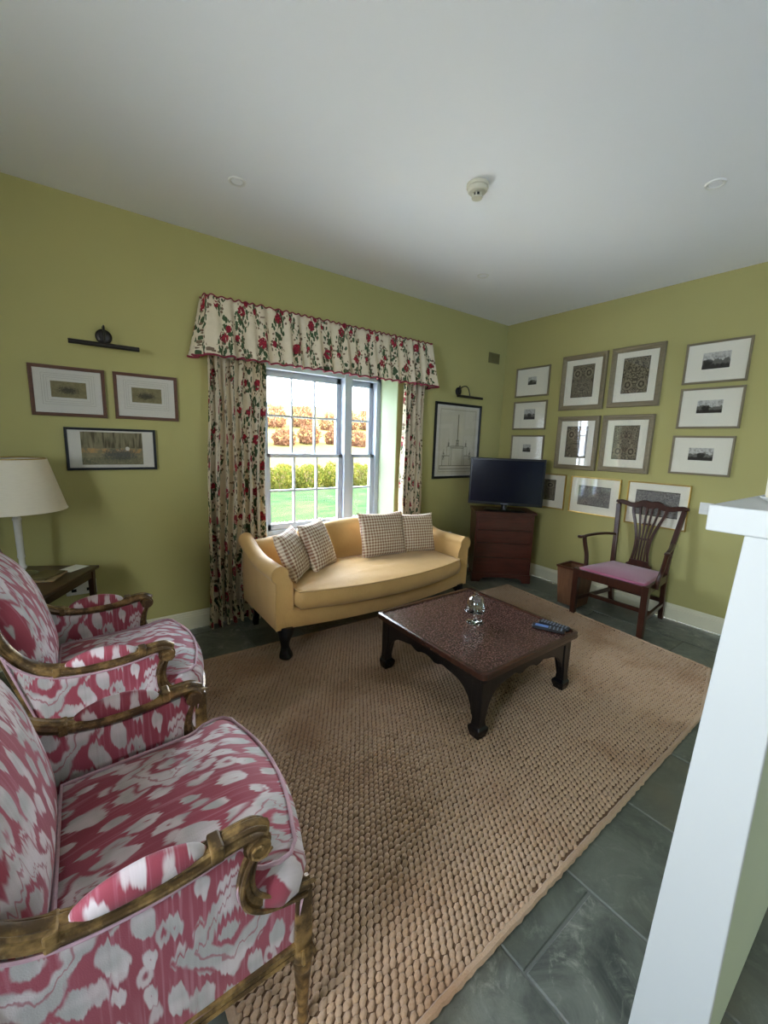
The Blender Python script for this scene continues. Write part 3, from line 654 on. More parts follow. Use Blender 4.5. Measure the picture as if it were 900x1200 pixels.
# back with camel hump
def zback(x):
    s = (x - (-1.98)) / .74; s = max(-1, min(1, s)); return .616 + .090 * (.5 + .5 * cos(pi * s)) ** .8
mb = MB(); rings = []; N = 44
for i in range(N + 1):
    x = -2.76 + (1.50) * i / N; zt = zback(x); e = min(1, min(i, N - i) / 4 + .3)
    yb = -.130; ring = []
    for (dy, dz) in ((0, -99), (0, -.05), (-.012, -.02), (-.035, -.003), (-.062, 0), (-.09, -.010), (-.108, -.035), (-.118, -.08), (-.135, -.16), (-.15, -98)):
        z = .20 if dz == -99 else (.33 if dz == -98 else zt + dz); ring.append((x, yb + dy, z))
    rings.append(ring)
mb.loft(rings); mb.build('backrest', M['sofa'], sf, off=SO, angle=60)
# arms with outward scroll
def arm(sg, xin):
    rings = []; N = 26
    for i in range(N + 1):
        s = i / N; y = -.140 - .595 * s; h = .578 + .085 * max(0, 1 - s * 1.9) ** 1.6 + .0 * s
        r = .052; xo = .105; ring = []
        cx_ = xin + sg * (.080); cz = h - r
        ring.append((xin, y, .19)); ring.append((xin, y, .40)); ring.append((xin + sg * .004, y, cz - .06))
        for k in range(0, 15):
            a = pi * (1.08) - (k / 14) * pi * 1.42
            ring.append((cx_ + sg * r * cos(a) * 1.0, y, cz + r * sin(a)))
        ring.append((xin + sg * xo, y, cz - .055)); ring.append((xin + sg * (xo + .004), y, .35)); ring.append((xin + sg * xo, y, .19))
        rings.append(ring)
    o = MB().loft(rings).build('arm', M['sofa'], sf, off=SO, angle=50)
    # piping around the front face
    pts = [(p[0], p[1] - .001, p[2]) for p in rings[-1]]
    MB().tube(pts, .0035, 6).build('piping', M['sofapipe'], o, off=SO)
arm(-1, sx0 + .112); arm(1, sx1 - .112)
# seat cushion, bowed front, crowned
def cushion(outline, z0, z1, crown, name, mat, parent, pipe=None, off=(0, 0, 0), bulge=.012, rr=6, wob=0.0, seed=1):
    P = [Vector((p[0], p[1])) for p in outline]; n = len(P); c = sum(P, Vector((0, 0))) / n; rnd = random.Random(seed); ph = [rnd.uniform(0, 6) for _ in range(4)]
    Nn = []
    for i in range(n):
        d = (P[(i+1) % n] - P[i-1]).normalized(); Nn.append(Vector((d.y, -d.x)))
    if sum((Nn[i].dot(P[i] - c) for i in range(n))) < 0: Nn = [-q for q in Nn]
    def ring(off_, z): return [(P[i].x + Nn[i].x * off_, P[i].y + Nn[i].y * off_, z) for i in range(n)]
    def inner(k, z, ins): return [(c.x + (P[i].x - Nn[i].x * ins - c.x) * k, c.y + (P[i].y - Nn[i].y * ins - c.y) * k, z + wob * (sin(7 * P[i].x * k + ph[0]) * sin(6 * P[i].y * k + ph[1])) * (1 - k)) for i in range(n)]
    H = z1 - z0
    R = [inner(.5, z0, .02), inner(.97, z0, .012), ring(-.006, z0 + .004), ring(0, z0 + .012), ring(bulge * .8, z0 + H * .3), ring(bulge, z0 + H * .5), ring(bulge * .8, z0 + H * .72), ring(.001, z1 - .008), ring(-.003, z1)]
    for k in (.96, .9, .8, .66, .5, .33, .16, .04):
        R.append(inner(k, z1 + crown * (1 - k ** 2.6), .006))
    o = MB().loft(R).build(name, mat, parent, off=off, angle=75)
    if pipe: MB().tube([(p[0], p[1], z1 + .001) for p in ring(.001, z1)], .0045, 8, closed=True).build('piping', pipe, o, off=off)
    return o
ol = []
xa, xb = sx0 + .118, sx1 - .118
for i in range(31):
    x = xa - .03 + (xb - xa + .06) * i / 30; ol.append((x, bow(x, -.745, .135) if 0 < i < 30 else bow(x, -.735, .12)))
ol = [(xa + .004, -.275), (xa + .004, -.4), (xa + .004, -.62)] + [(max(xa + .004, p[0]) if p[1] > -99 else p[0], p[1]) for p in ol if xa + .01 < p[0] < xb - .01] + [(xb - .004, -.62), (xb - .004, -.4), (xb - .004, -.275)] + [(xb - (xb - xa) * k / 12, -.27) for k in range(1, 12)]
cushion(ol, .308, .420, .030, 'seat_cushion', M['sofa'], sf, M['sofapipe'], SO, .012, wob=.01)
# legs: front claw feet, plain rear legs
for sx, dx in ((sx0 + .075, -.015), (sx1 - .075, .015)):
    R = [(0, 0, .20, .046), (0, 0, .175, .048), (dx*.4, -.012, .15, .042), (dx, -.022, .12, .030), (dx, -.022, .085, .024), (dx, -.026, .06, .030), (dx, -.034, .038, .040), (dx, -.036, .026, .040), (dx, -.034, .0145, .032)]
    rings = [[(sx + a + r * cos(2*pi*j/14) * (1 + .06 * cos(4*2*pi*j/14)), -.712 + b + r * sin(2*pi*j/14) * (1 + .06 * cos(4*2*pi*j/14)), z) for j in range(14)] for a, b, z, r in R]
    MB().loft(rings).build('leg', M['black'], sf, off=SO)
    MB().rectsweep([(sx, -.20, .20), (sx, -.19, .10), (sx, -.17, .001)], [.045, .038, .034], [.045, .038, .034], (0, 1, 0)).build('leg', M['black'], sf, off=SO, bevel=.003, smooth=False)

def pillow(label, w, h, th, C, right, up, group='brown gingham cushions on the sofa', seed=0):
    """C centre, right/up unit vectors of the face"""
    X = Vector(right).normalized(); Z = Vector(up); Z = (Z - X * X.dot(Z)).normalized(); Y = Z.cross(X)
    t = bpy.data.objects.new('gingham_cushion', None)
    rnd = random.Random(seed); n = 22
    def fn(sg):
        def f(a, b):
            u = a * 2 - 1; v = b * 2 - 1; pin = 1 - .09 * (1 - abs(v) ** 2) * (abs(u) ** 3) * 1; pin2 = 1 - .09 * (1 - abs(u) ** 2) * (abs(v) ** 3)
            d = max(0, (1 - u*u) * (1 - v*v)) ** .42; wr = .006 * sin(9*u + seed) * sin(7*v + seed * 2) * d
            return (u * w/2 * pin, sg * (th/2 * d + wr), v * h/2 * pin2)
        return f
    mb = MB(); mb.grid(fn(-1), n, n); mb.grid(fn(1), n, n)
    me = mesh('gingham_cushion', mb.v, mb.f, M['gingham'], True); bm = bmesh.new(); bm.from_mesh(me); bmesh.ops.remove_doubles(bm, verts=bm.verts, dist=.0004); bmesh.ops.recalc_face_normals(bm, faces=bm.faces); bm.to_mesh(me); bm.free()
    o = bpy.data.objects.new('gingham_cushion', me); COL.objects.link(o); bpy.data.objects.remove(t)
    o.matrix_world = Matrix.Translation(C) @ Matrix((X, Y, Z)).transposed().to_4x4()
    return tag(o, label, 'cushion', group)
pillow('leftmost gingham cushion leaning on the left sofa arm', .30, .33, .12, (-2.600, -.495, .575), (.70, .71, .05), (-.36, .24, .90), seed=1)
pillow('gingham cushion second from left, tilted against its neighbour', .29, .35, .12, (-2.385, -.42, .588), (.82, .50, .05), (-.30, .26, .92), seed=2)
pillow('large gingham cushion at right of the sofa back, third from left', .42, .355, .12, (-1.815, -.395, .595), (1, -.05, -.02), (-.02, .30, .95), seed=3)
pillow('rightmost gingham cushion against the right sofa arm', .35, .33, .11, (-1.480, -.405, .572), (1, -.12, -.03), (.0, .28, .95), seed=4)

# ------------------------------------------------------------------ French armchairs in ikat
def armchair(loc):
    t = thing('armchair', 'x', 'armchair', loc, 0, 'gilt armchairs in red ikat')
    G = M['gilt']; gb = .0
    def rail3(pts, r, n=8, name='rail', parent=t):   # grooved moulding: core plus two beads
        mb = MB(); mb.tube(pts, r, n)
        return mb.build(name, G, parent)
    def zs(y, z): return y + (z - .23) * .09
    for s in (-1, 1):
        Y = s
        # arm rail with scroll
        base = spline([(-.285, .225*Y, .80), (-.268, .238*Y, .73), (-.235, .247*Y, .665), (-.185, .253*Y, .617), (-.12, .256*Y, .592), (-.03, .258*Y, .583), (.05, .260*Y, .588), (.105, .261*Y, .597), (.145, .262*Y, .597), (.166, .262*Y, .585)], 5)
        ar = MB(); ar.tube(base, [(.0185, .017)] * len(base), 10); ar.tube([p + Vector((0, .012, .011)) for p in base], .0055, 6); ar.tube([p + Vector((0, -.012, .011)) for p in base], .0055, 6); ar.tube([p + Vector((0, s*.016, -.004)) for p in base], .005, 6)
        A = ar.build('arm_rail', G, t)
        sc = MB()
        for k, (yy, rr) in enumerate(((-.019, .021), (-.007, .026), (.007, .026), (.019, .021))): sc.tube([(.150, .262*Y + yy - .0055, .573), (.150, .262*Y + yy + .0055, .573)], rr, 18)
        sp = [(.150 + (.004 + .0024*k) * cos(k*.75), .262*Y + s*.026, .573 + (.004 + .0024*k) * sin(k*.75)) for k in range(9)]; sc.tube(sp, .0028, 6)
        sc.build('scroll', G, A)
        MB().box((.070, .262*Y - .0205, .584), (.092, .262*Y + .0205, .615)).build('block', G, A, False, bevel=.004); MB().box((-.150, .256*Y - .0195, .582), (-.130, .256*Y + .0195, .613)).build('block', G, A, False, bevel=.004)
        # arm pad
        N = 18; R = []
        for i in range(N + 1):
            q = i / N; x = -.126 + .196 * q; h = .040 * max(.02, sin(pi * q) ** .55); w = .0205 * max(.12, sin(pi * q) ** .35); zb = .601 + .002 * q
            R.append([(x, .258*Y + w * cos(a) * 1.0, zb + (h if sin(a) > 0 else .006) * sin(a)) for a in [2*pi*j/14 for j in range(14)]])
        MB().loft(R).build('arm_pad', M['ik_side'], t, angle=80)
        # swept support
        sup = spline([(.152, .262*Y, .566), (.136, .261*Y, .535), (.128, .258*Y, .49), (.138, .254*Y, .448), (.168, .25*Y, .415), (.21, .247*Y, .395), (.262, .246*Y, .383)], 5)
        sm = MB(); sm.tube(sup, [(.017, .014)] * len(sup), 8, up=(0, 1, 0)); sm.tube([p + Vector((.012, s*.012, .010)) for p in sup], .005, 6); sm.tube([p + Vector((-.008, s*.016, -.008)) for p in sup], .005, 6)
        sm.build('arm_support', G, t)
        # front post and leg
        MB().box((.232, .225*Y - (.0 if s > 0 else .03), .205), (.272, .225*Y + (.03 if s > 0 else .0), .375)).build('front_post', G, t, False, bevel=.005)
        lx, ly = .253, s * .240
        lg = MB().lathe([(.022, .228), (.026, .215), (.026, .20), (.018, .192), (.021, .182), (.021, .17), (.0165, .16), (.018, .15), (.011, .03), (.013, .024), (.011, .0135), (.0, .0135)], 16, (lx, ly, 0.0)); lg.build('leg', G, t)
        ro = MB(); 
        for k in range(6): ro.tube([(lx + .021 * cos(k*pi/3 + .2), ly + .021 * sin(k*pi/3 + .2), .232), (lx + .027 * cos(k*pi/3 + .2), ly + .027 * sin(k*pi/3 + .2), .21), (lx + .021*cos(k*pi/3 + .2), ly + .021*sin(k*pi/3 + .2), .195)], [.003, .006, .003], 6)
        ro.build('rosette', G, t)
        MB().tube(spline([(-.185, .215*Y, .42), (-.20, .205*Y, .24), (-.235, .20*Y, .10), (-.275, .198*Y, .001)], 4), [.019, .019, .018, .018, .017, .017, .016, .016, .015, .014, .013, .012, .012], 8).build('leg', G, t)
        # back post
        bp = spline([(-.165, .222*Y, .23), (-.195, .228*Y, .42), (-.245, .232*Y, .62), (-.285, .228*Y, .80), (-.325, .205*Y, .95), (-.345, .15*Y, 1.01), (-.352, 0, 1.035)], 5)
        pm = MB(); pm.tube(bp, [(.016, .014)] * len(bp), 8, up=(1, 0, 0)); pm.tube([p + Vector((.0, s*.014, .0)) for p in bp[:26]], .0055, 6); pm.build('back_frame', G, t)
        # side rail
        sr = MB(); p0, p1 = Vector((-.17, .231*Y, .228)), Vector((.24, .238*Y, .228))
        sr.tube([p0, p1], (0.013), 8); sr.tube([p0 + Vector((0, s*.008, .013)), p1 + Vector((0, s*.008, .013))], .006, 6); sr.tube([p0 + Vector((0, s*.008, -.013)), p1 + Vector((0, s*.008, -.013))], .006, 6); sr.build('side_rail', G, t)
        # side panel (upholstered both faces), outline follows rails
        top = [(p.x, p.z - .016) for p in base if p.x < .128 and p.z < .76]
        fsup = [(p.x - .010, p.z - .010) for p in sup]
        out = [(-.165, .24)] + [( -.19, .42), (-.235, .60)] + [q for q in top if q[0] > -.262] + [q for q in fsup if q[1] < .56] + [(.240, .30), (.240, .24)]
        n = len(out); mb = MB(); va = [(x, s * (.232 + (z - .23) * .075) + s * .010, z) for x, z in out]; vb = [(x, s * (.232 + (z - .23) * .075) - s * .012, z) for x, z in out]
        mb.add(va + vb, [tuple(range(n)), tuple(reversed(range(n, 2*n)))] + [(j, n + j, n + (j+1) % n, (j+1) % n) for j in range(n)])
        sp_ = mb.build('side_panel', M['ik_side'], t, angle=60)
        gp = [Vector((x*.985, s * (.232 + (z - .23) * .075) + s * .013, z*.99 + .004)) for x, z in out]
        MB().tube(gp, .0034, 5, closed=True).build('braid', M['pipe'], sp_)
    # front rail, bowed
    fr_ = [(.262 + .045 * (1 - (k/10 - 1)**2), -.235 + .047 * k / 2 * .5 * 2 * .5 * 2, 0) for k in range(0, 21)]
    fr_ = [(.258 + .040 * (1 - ((k - 10)/10) ** 2), -.225 + .45 * k / 20) for k in range(21)]
    mb = MB(); mb.tube([(x, y, .226) for x, y in fr_], .013, 8); mb.tube([(x + .008, y, .240) for x, y in fr_], .005, 6); mb.tube([(x + .004, y, .352) for x, y in fr_], .010, 8); mb.build('front_rail', G, t)
    MB().loft([[(x + a, y, z) for a, z in ((-.012, .232), (.002, .232), (.005, .29), (.002, .35), (-.012, .35))] for x, y in fr_]).build('front_panel', M['ik_back'], t)
    MB().box((-.19, -.225, .215), (-.165, .225, .36)).build('rear_rail', G, t, False, bevel=.004)
    MB().box((-.17, -.222, .30), (.265, .222, .352)).build('seat_deck', M['ik_top'], t, False, bevel=.01)
    # seat cushion, T shaped with bowed front
    o = [(-.150, -.205), (-.05, -.21), (.06, -.214), (.125, -.218), (.150, -.228), (.170, -.243), (.20, -.250), (.225, -.246), (.243, -.225)]
    f = [(.243 + .040 * (1 - ((k - 8)/8) ** 2), -.215 + .43 * k / 16) for k in range(1, 16)]
    full = o + f + [(x, -y) for x, y in reversed(o)] + [(-.152, y) for y in (.12, .04, -.04, -.12)]
    cushion(full, .358, .478, .030, 'seat_cushion', M['ik_top'], t, M['pipe'], (0, 0, 0), .024, wob=.012, seed=4)
    # back: upholstered panel and loose cushion
    R = []
    for k in range(15):
        q = k / 14; z = .36 + .66 * q; w = .215 if z < .8 else .215 * max(.15, math.sqrt(max(0, 1 - ((z - .80) / .235) ** 2))) ; x = -.178 - .0 - (z - .36) * .235 - .03 * max(0, z - .6)
        R.append([(x - .012, -w, z), (x - .020, -w*.5, z), (x - .022, 0, z), (x - .020, w*.5, z), (x - .012, w, z), (x + .012, w, z), (x + .026, w*.5, z), (x + .030, 0, z), (x + .026, -w*.5, z), (x + .012, -w, z)])
    MB().loft(R).build('backrest', M['ik_back'], t, angle=70)
    mb = MB(); n = 20
    def bc(sg):
        def fn(a, b):
            u = a*2 - 1; v = b*2 - 1; z = .705 + v * .215; w = .212 * (1 if v < .3 else math.sqrt(max(.05, 1 - ((v - .3)/.95) ** 2)))
            d = max(0, (1 - abs(u) ** 3) * (1 - abs(v) ** 3)) ** .4; ax = -.150 - (z - .49) * .24 - .10 * max(0, v) ** 2 * .5
            return (ax - .028 + sg * .052 * d, u * w, z)
        return fn
    mb.grid(bc(1), n, n); mb.grid(bc(-1), n, n)
    bco = mb.build('back_cushion', M['ik_back'], t, angle=100)
    bm = bmesh.new(); bm.from_mesh(bco.data); bmesh.ops.remove_doubles(bm, verts=bm.verts, dist=.0005); bmesh.ops.recalc_face_normals(bm, faces=bm.faces); bm.to_mesh(bco.data); bm.free()
    return t
ac = armchair((-3.600, -1.990, .001)); ac['label'] = 'gilt-framed armchair in red and pale ikat fabric, in the foreground'
a2 = copy_tree(ac); a2.location = (-3.622, -1.168, .001); a2['label'] = 'gilt-framed armchair in red ikat fabric, beside the lamp table'

# ------------------------------------------------------------------ jute rug
RC = [(-3.475, -2.395), (-1.25, -2.362), (-.685, -2.235), (-.500, -.62), (-3.475, -.50)]   # outline
rg = thing('jute_rug', 'chunky woven natural jute rug on the slate floor', 'rug', (-2.0, -1.45, .001)); RO = (-2.0, -1.45, 0)
def xr_at(y):   # right edge
    return -.685 + (y + 2.235) / (2.235 - .62) * .185 if y > -2.235 else -.685 - ( -2.235 - y) * 4.2
MB().poly([(p[0] - RO[0], p[1] - RO[1]) for p in RC], .006, (0, 0, 0), (1, 0, 0), (0, 1, 0), (0, 0, 1)).build('backing', M['jutebase'], rg, False)
px, py = .0225, .0175; y = -2.386; row = 0; tv = []; tf = []
du = np.array([(-1, -.0), (-.5, -.75), (.5, -.75), (1, 0), (.5, .75), (-.5, .75)]); base = 0; verts = []; faces = []
while y < -.515:
    x = -3.465 + (px/2 if row % 2 else 0); xr = xr_at(y) - .012; ylow = -2.395 + max(0, (x + 3.475)) * .0
    while x < xr:
        yb = -2.385 + (x + 3.475) / 2.225 * .033 if x < -1.25 else -2.352 + (x + 1.25) / .565 * .125
        yt = -.51 - (x + 3.475) / 3.03 * .115
        yy = y + RNG.normal(0, .0011) + .004 * sin(x * 3 + row * .12)
        if yb - .001 < yy < yt:
            s1 = 1 if row % 2 else -1; a = .50 * 1 + RNG.normal(0, .12); ca, sa = math.cos(a), math.sin(a); L = px * .66 * (1 + RNG.normal(0, .08)); Wd = py * .64; h = .0095 + RNG.normal(0, .0012)
            for (r_, zz) in ((1.0, 0.0), (.80, .60), (.42, 1.0)):
                for u_, v_ in du:
                    lx = u_ * L * r_; ly = v_ * Wd * r_; verts.append((x + lx*ca - ly*sa - RO[0], yy + lx*sa + ly*ca - RO[1], .004 + h * zz))
            b = base
            for q in range(2):
                for j in range(6): k = (j+1) % 6; faces.append((b + q*6 + j, b + q*6 + k, b + q*6 + 6 + k, b + q*6 + 6 + j))
            faces.append(tuple(b + 12 + j for j in range(6))); base += 18
        x += px
    y += py; row += 1
me = mesh('weave', verts, faces, M['jute'], True); o = bpy.data.objects.new('weave', me); COL.objects.link(o); o.parent = rg; o['kind'] = 'stuff'
def edge(pts, n, seed):
    r = random.Random(seed); P = []
    for i in range(len(pts)):
        a = Vector(pts[i]); b = Vector(pts[(i+1) % len(pts)]); m = max(2, int((b - a).length / .02))
        for k in range(m): q = a + (b - a) * k / m; P.append((q.x + r.uniform(-.002, .002) - RO[0], q.y + r.uniform(-.002, .002) - RO[1], .007))
    return P
ep = edge(RC, 0, 1); MB().tube(ep, [(.0095 + .002 * (i % 2), .007 + .002 * (i % 2)) for i in range(len(ep))], 6, closed=True).build('edge_braid', M['jute'], rg)

# ------------------------------------------------------------------ coffee table
CT = (-1.980, -1.493, .014); ZH = .345 - .014
ct = thing('coffee_table', 'low square black lacquer table with speckled brown top', 'coffee table', CT); hx, hy = .383, .392
def rr(x, y, z, c=.03, n=4):
    pts = []
    for sx_, sy_, a0 in ((1, 1, 0), (-1, 1, pi/2), (-1, -1, pi), (1, -1, 3*pi/2)):
        for k in range(n + 1): a = a0 + k * pi / 2 / n; pts.append((sx_ * (x - c) + c * cos(a), sy_ * (y - c) + c * sin(a), z))
    return pts
R = [rr(hx, hy, ZH - .030), rr(hx + .002, hy + .002, ZH - .024), rr(hx, hy, ZH - .010), rr(hx, hy, ZH - .003), rr(hx - .004, hy - .004, ZH), rr(hx - .018, hy - .018, ZH), rr(hx - .024, hy - .024, ZH - .012), rr(hx - .024, hy - .024, ZH - .02)]
MB().loft(R).build('tray_rim', M['tabletrim'], ct, angle=50)
MB().loft([rr(hx - .022, hy - .022, ZH - .018, .025), rr(hx - .022, hy - .022, ZH - .009, .025)]).build('top_panel', M['tabletop'], ct, False)
MB().loft([rr(hx - .02, hy - .02, ZH - .06), rr(hx - .02, hy - .02, ZH - .030)]).build('frieze', M['black'], ct, False)
def apron(L):   # cusped lower edge, half profile mirrored
    h = [(0, -.045), (.03, -.050), (.055, -.062), (.08, -.058), (.105, -.045), (.135, -.052), (.175, -.058), (.205, -.066), (.235, -.085), (.26, -.115), (.275, -.15), (.283, -.19)]
    e = L; pts = [(-e, 0)] + [(e, 0)] + [(e, -.19)] + [(p[0] * (e - .055) / .283, p[1]) for p in reversed(h)] + [(-p[0] * (e - .055) / .283, p[1]) for p in h[1:]] + [(-e, -.19)]
    return pts
for (L, rot, off_) in ((hx - .025, 0, hy - .040), (hx - .025, pi, hy - .040), (hy - .025, pi/2, hx - .040), (hy - .025, -pi/2, hx - .040)):
    mb = MB(); mb.poly(apron(L), .018, (0, -off_ - .009, ZH - .045)); Rm = Matrix.Rotation(rot, 4, 'Z'); mb.v = [tuple(Rm @ Vector(p)) for p in mb.v]
    mb.build('apron', M['black'], ct, False, bevel=.002)
for sx_ in (-1, 1):
    for sy_ in (-1, 1):
        pr = [(ZH - .045, .058, 0), (ZH - .16, .056, 0), (.13, .050, 0), (.085, .044, 0), (.058, .048, .002), (.045, .068, .008), (.030, .066, .008), (.012, .056, .004), (.0, .050, .002)]
        cx_, cy_ = hx - .026, hy - .026; rings = []
        for z, w, d in pr:
            x1, y1 = cx_ + d, cy_ + d; x0, y0 = x1 - w, y1 - w
            rings.append([(sx_*x0, sy_*y0, z), (sx_*x1, sy_*y0, z), (sx_*x1, sy_*y1, z), (sx_*x0, sy_*y1, z)])
        MB().loft(rings).build('leg', M['black'], ct, False, bevel=.004)
# glass cloche on stand
ZC = .345 - .0085
t = thing('glass_cloche', 'small glass dome on a footed glass stand, on the coffee table', 'glass stand', (-1.972, -1.488, ZC)); t.scale = (1.2, 1.2, 1.16)
MB().lathe([(0, 0), (.036, 0), (.038, .002), (.034, .005), (.012, .009), (.0055, .016), (.005, .045), (.009, .052), (.044, .056), (.048, .060), (.046, .062), (0, .060)], 40).build('stand', M['crystal'], t)
MB().lathe([(.0395, .064), (.0410, .070), (.040, .095), (.033, .118), (.018, .131), (.006, .134), (.005, .138), (.009, .143), (.009, .149), (0, .153)], 40, cap=False).build('dome', M['crystal'], t)
md = [(.037, .064), (.0385, .072), (.0375, .094), (.031, .115), (.017, .1275), (0, .130)]
o = [c for c in bpy.data.objects if c.parent == t and c.name.startswith('dome')][0]
mb = MB(); mb.lathe([(.0395, .064), (.0410, .070), (.040, .095), (.033, .118), (.018, .131), (.006, .134), (.005, .138), (.009, .143), (.009, .149), (.0005, .153)], 40, cap=False); bpy.data.objects.remove(o)
mb = MB(); mb.lathe(list(reversed(md)) + [(.0395, .064), (.0410, .070), (.040, .095), (.033, .118), (.018, .131), (.006, .134), (.005, .138), (.009, .143), (.009, .149), (.0005, .153)], 40, cap=False); mb.build('dome', M['thin'], t)
def remote(label, c, ang, L, w, rows, cols, blue):
    t = thing('remote_control', label, 'remote', (c[0], c[1], ZC + .0012), ang, 'remote controls on the coffee table')
    R = [rr(L/2 - .003, w/2 - .003, .001, .008), rr(L/2, w/2, .005, .01), rr(L/2, w/2, .012, .01), rr(L/2 - .003, w/2 - .003, .016, .008)]
    MB().loft(R).build('body', M['remote'], t)
    for i in range(rows):
        for j in range(cols):
            x = -L/2 + .018 + i * (L - .036) / max(1, rows - 1); y_ = (j - (cols-1)/2) * (w * .62 / max(1, cols - 1))
            if blue and i > rows * .45: continue
            MB().box((x - .003, y_ - .003, .0158), (x + .003, y_ + .003, .018)).build('button', M['button'], t, False)
    if blue: MB().box((L*.0, -w*.3, .0158), (L*.40, w*.3, .0168)).build('display', M['lcd'], t, False)
M['lcd'] = plain('blue_display', lin(96, 128, 186), .3, .1)
remote('remote control with pale blue panel, nearer the table middle', (-1.710, -1.770), 2.0, .165, .046, 8, 3, True)
remote('plain black remote control beside the table edge', (-1.648, -1.765), 1.82, .16, .044, 9, 3, False)

# ------------------------------------------------------------------ chest and television
cang = math.radians(-40); cc = Vector((-.485, -.52, 0)); nb_ = Vector((sin(-cang), cos(-cang), 0))
nrm_ = Vector((sin(cang), -cos(cang), 0))  # local -y
ch = thing('chest_of_drawers', 'small reddish-brown chest of four drawers in the corner', 'chest', (cc.x, cc.y, .001), cang)
wC, dC, hC = .54, .34, .665
MB().box((-wC/2, 0, .07), (wC/2, dC, hC)).build('carcass', M['mahogred'], ch, False, bevel=.003)
MB().box((-wC/2 - .016, -.018, hC), (wC/2 + .016, dC + .005, hC + .022)).build('top', M['mahogred'], ch, False, bevel=.006)
zz = [.092, .245, .385, .510, .640]
for k in range(4): 
    d_ = MB().box((-wC/2 + .022, -.006, zz[k] + .005), (wC/2 - .022, .006, zz[k+1] - .005)).build('drawer', M['mahogred'], ch, False, bevel=.003)
for k in (1, 2, 3): MB().box((-wC/2 + .015, -.0035, zz[k] - .0035), (wC/2 - .015, .002, zz[k] + .0035)).build('divider', M['mahogz'], ch, False)
pl = [(-wC/2 - .008, 0), (-wC/2 + .07, 0), (-wC/2 + .085, .03), (-wC/2 + .12, .045), (0, .05), (wC/2 - .12, .045), (wC/2 - .085, .03), (wC/2 - .07, 0), (wC/2 + .008, 0), (wC/2 + .008, .082), (-wC/2 - .008, .082)]
MB().poly(pl, .016, (0, -.010, 0)).build('bracket_plinth', M['mahogred'], ch, False, bevel=.002)
for s in (-1, 1): MB().box((s*wC/2 - .008, .0, 0), (s*wC/2 + .008, .06, .082)).build('foot', M['mahogred'], ch, False); MB().box((s*(wC/2 - .04) - .03, dC - .05, 0), (s*(wC/2 - .04) + .03, dC - .01, .072)).build('foot', M['mahogred'], ch, False)
tang = math.radians(-52); TC = (-.452, -.470, .692)
tv = thing('television', 'flat black television on the corner chest', 'television', TC, tang); wT, hT = .675, .440
MB().box((-wT/2, -.018, .052), (wT/2, .030, .052 + hT)).build('casing', M['tvplastic'], tv, False, bevel=.005)
MB().box((-wT/2 + .018, -.0195, .052 + .028), (wT/2 - .018, -.017, .052 + hT - .018)).build('screen', M['screen'], tv, False)
MB().box((-.035, -.0195, .052 + .011), (.035, -.0182, .052 + .017)).build('badge', M['button'], tv, False)
MB().lathe([(.034, .008), (.030, .02), (.028, .06)], 24).build('neck', M['tvplastic'], tv)
MB().loft([rr(.185, .095, .0005, .05, 6), rr(.187, .097, .005, .05, 6), rr(.175, .088, .011, .05, 6)]).build('base', M['tvplastic'], tv)

# ------------------------------------------------------------------ wooden elbow chair (faces -x)
CH = (-.345, -1.555, .001)
cr = thing('elbow_chair', 'dark mahogany elbow chair with pierced splat and rose seat', 'chair', CH); W_ = M['mahogz']
# local = world minus CH ; front at x=-.245, back at x=+.25
fw_, bw_ = .262, .195
for s in (-1, 1):
    MB().rectsweep([(-.240, s*(fw_ - .015), 0), (-.240, s*(fw_ - .015), .375)], [.038, .044], [.038, .044], (1, 0, 0)).build('leg', W_, cr, False, bevel=.003)
    MB().rectsweep(spline([(.275, s*(bw_ - .005), 0), (.235, s*bw_, .18), (.222, s*bw_, .36), (.232, s*(bw_ + .006), .52), (.262, s*(bw_ + .022), .70), (.292, s*(bw_ + .040), .855)], 5), [.034] * 26, [.034 - .0004*i for i in range(26)], (1, 0, 0)).build('rear_post', W_, cr, False, bevel=.004)
    MB().rectsweep([(-.240, s*(fw_ - .015), .34), (.222, s*bw_, .34)], .028, .062, (0, 0, 1)).build('side_rail', W_, cr, False, bevel=.003)
    MB().rectsweep([(-.240, s*(fw_ - .015), .125), (.245, s*bw_, .125)], .020, .028, (0, 0, 1)).build('stretcher', W_, cr, False, bevel=.002)
    # arm
    ap = spline([(.250, s*(bw_ + .012), .600), (.16, s*(.235), .612), (.04, s*.268, .614), (-.06, s*.288, .608), (-.105, s*.296, .602), (-.132, s*.304, .604)], 5); A_ = MB(); A_.tube(ap, [(.015 + (.004 if i > 20 else 0), .011) for i in range(len(ap))], 10); A_.build('arm', W_, cr)
    MB().lathe([(0, -.012), (.016, -.010), (.021, 0), (.016, .010), (0, .012)], 16, (-.138, s*.307, .602)).build('arm_knob', W_, cr)
    MB().tube(spline([(-.098, s*.293, .600), (-.092, s*.284, .54), (-.080, s*.270, .46), (-.090, s*.259, .39), (-.095, s*.256, .33)], 5), [(.013, .016)] * 21, 8).build('arm_support', W_, cr)
MB().rectsweep([(-.245, -fw_ + .01, .34), (-.245, fw_ - .01, .34)], .028, .062, (0, 0, 1)).build('front_rail', W_, cr, False, bevel=.003)
MB().rectsweep([(.224, -bw_, .345), (.224, bw_, .345)], .026, .06, (0, 0, 1)).build('back_rail', W_, cr, False, bevel=.003)
MB().rectsweep([(.240, -bw_, .155), (.240, bw_, .155)], .020, .030, (0, 0, 1)).build('stretcher', W_, cr, False)
MB().rectsweep([(-.05, -.225, .125), (-.05, .225, .125)], .020, .028, (0, 0, 1)).build('stretcher', W_, cr, False)
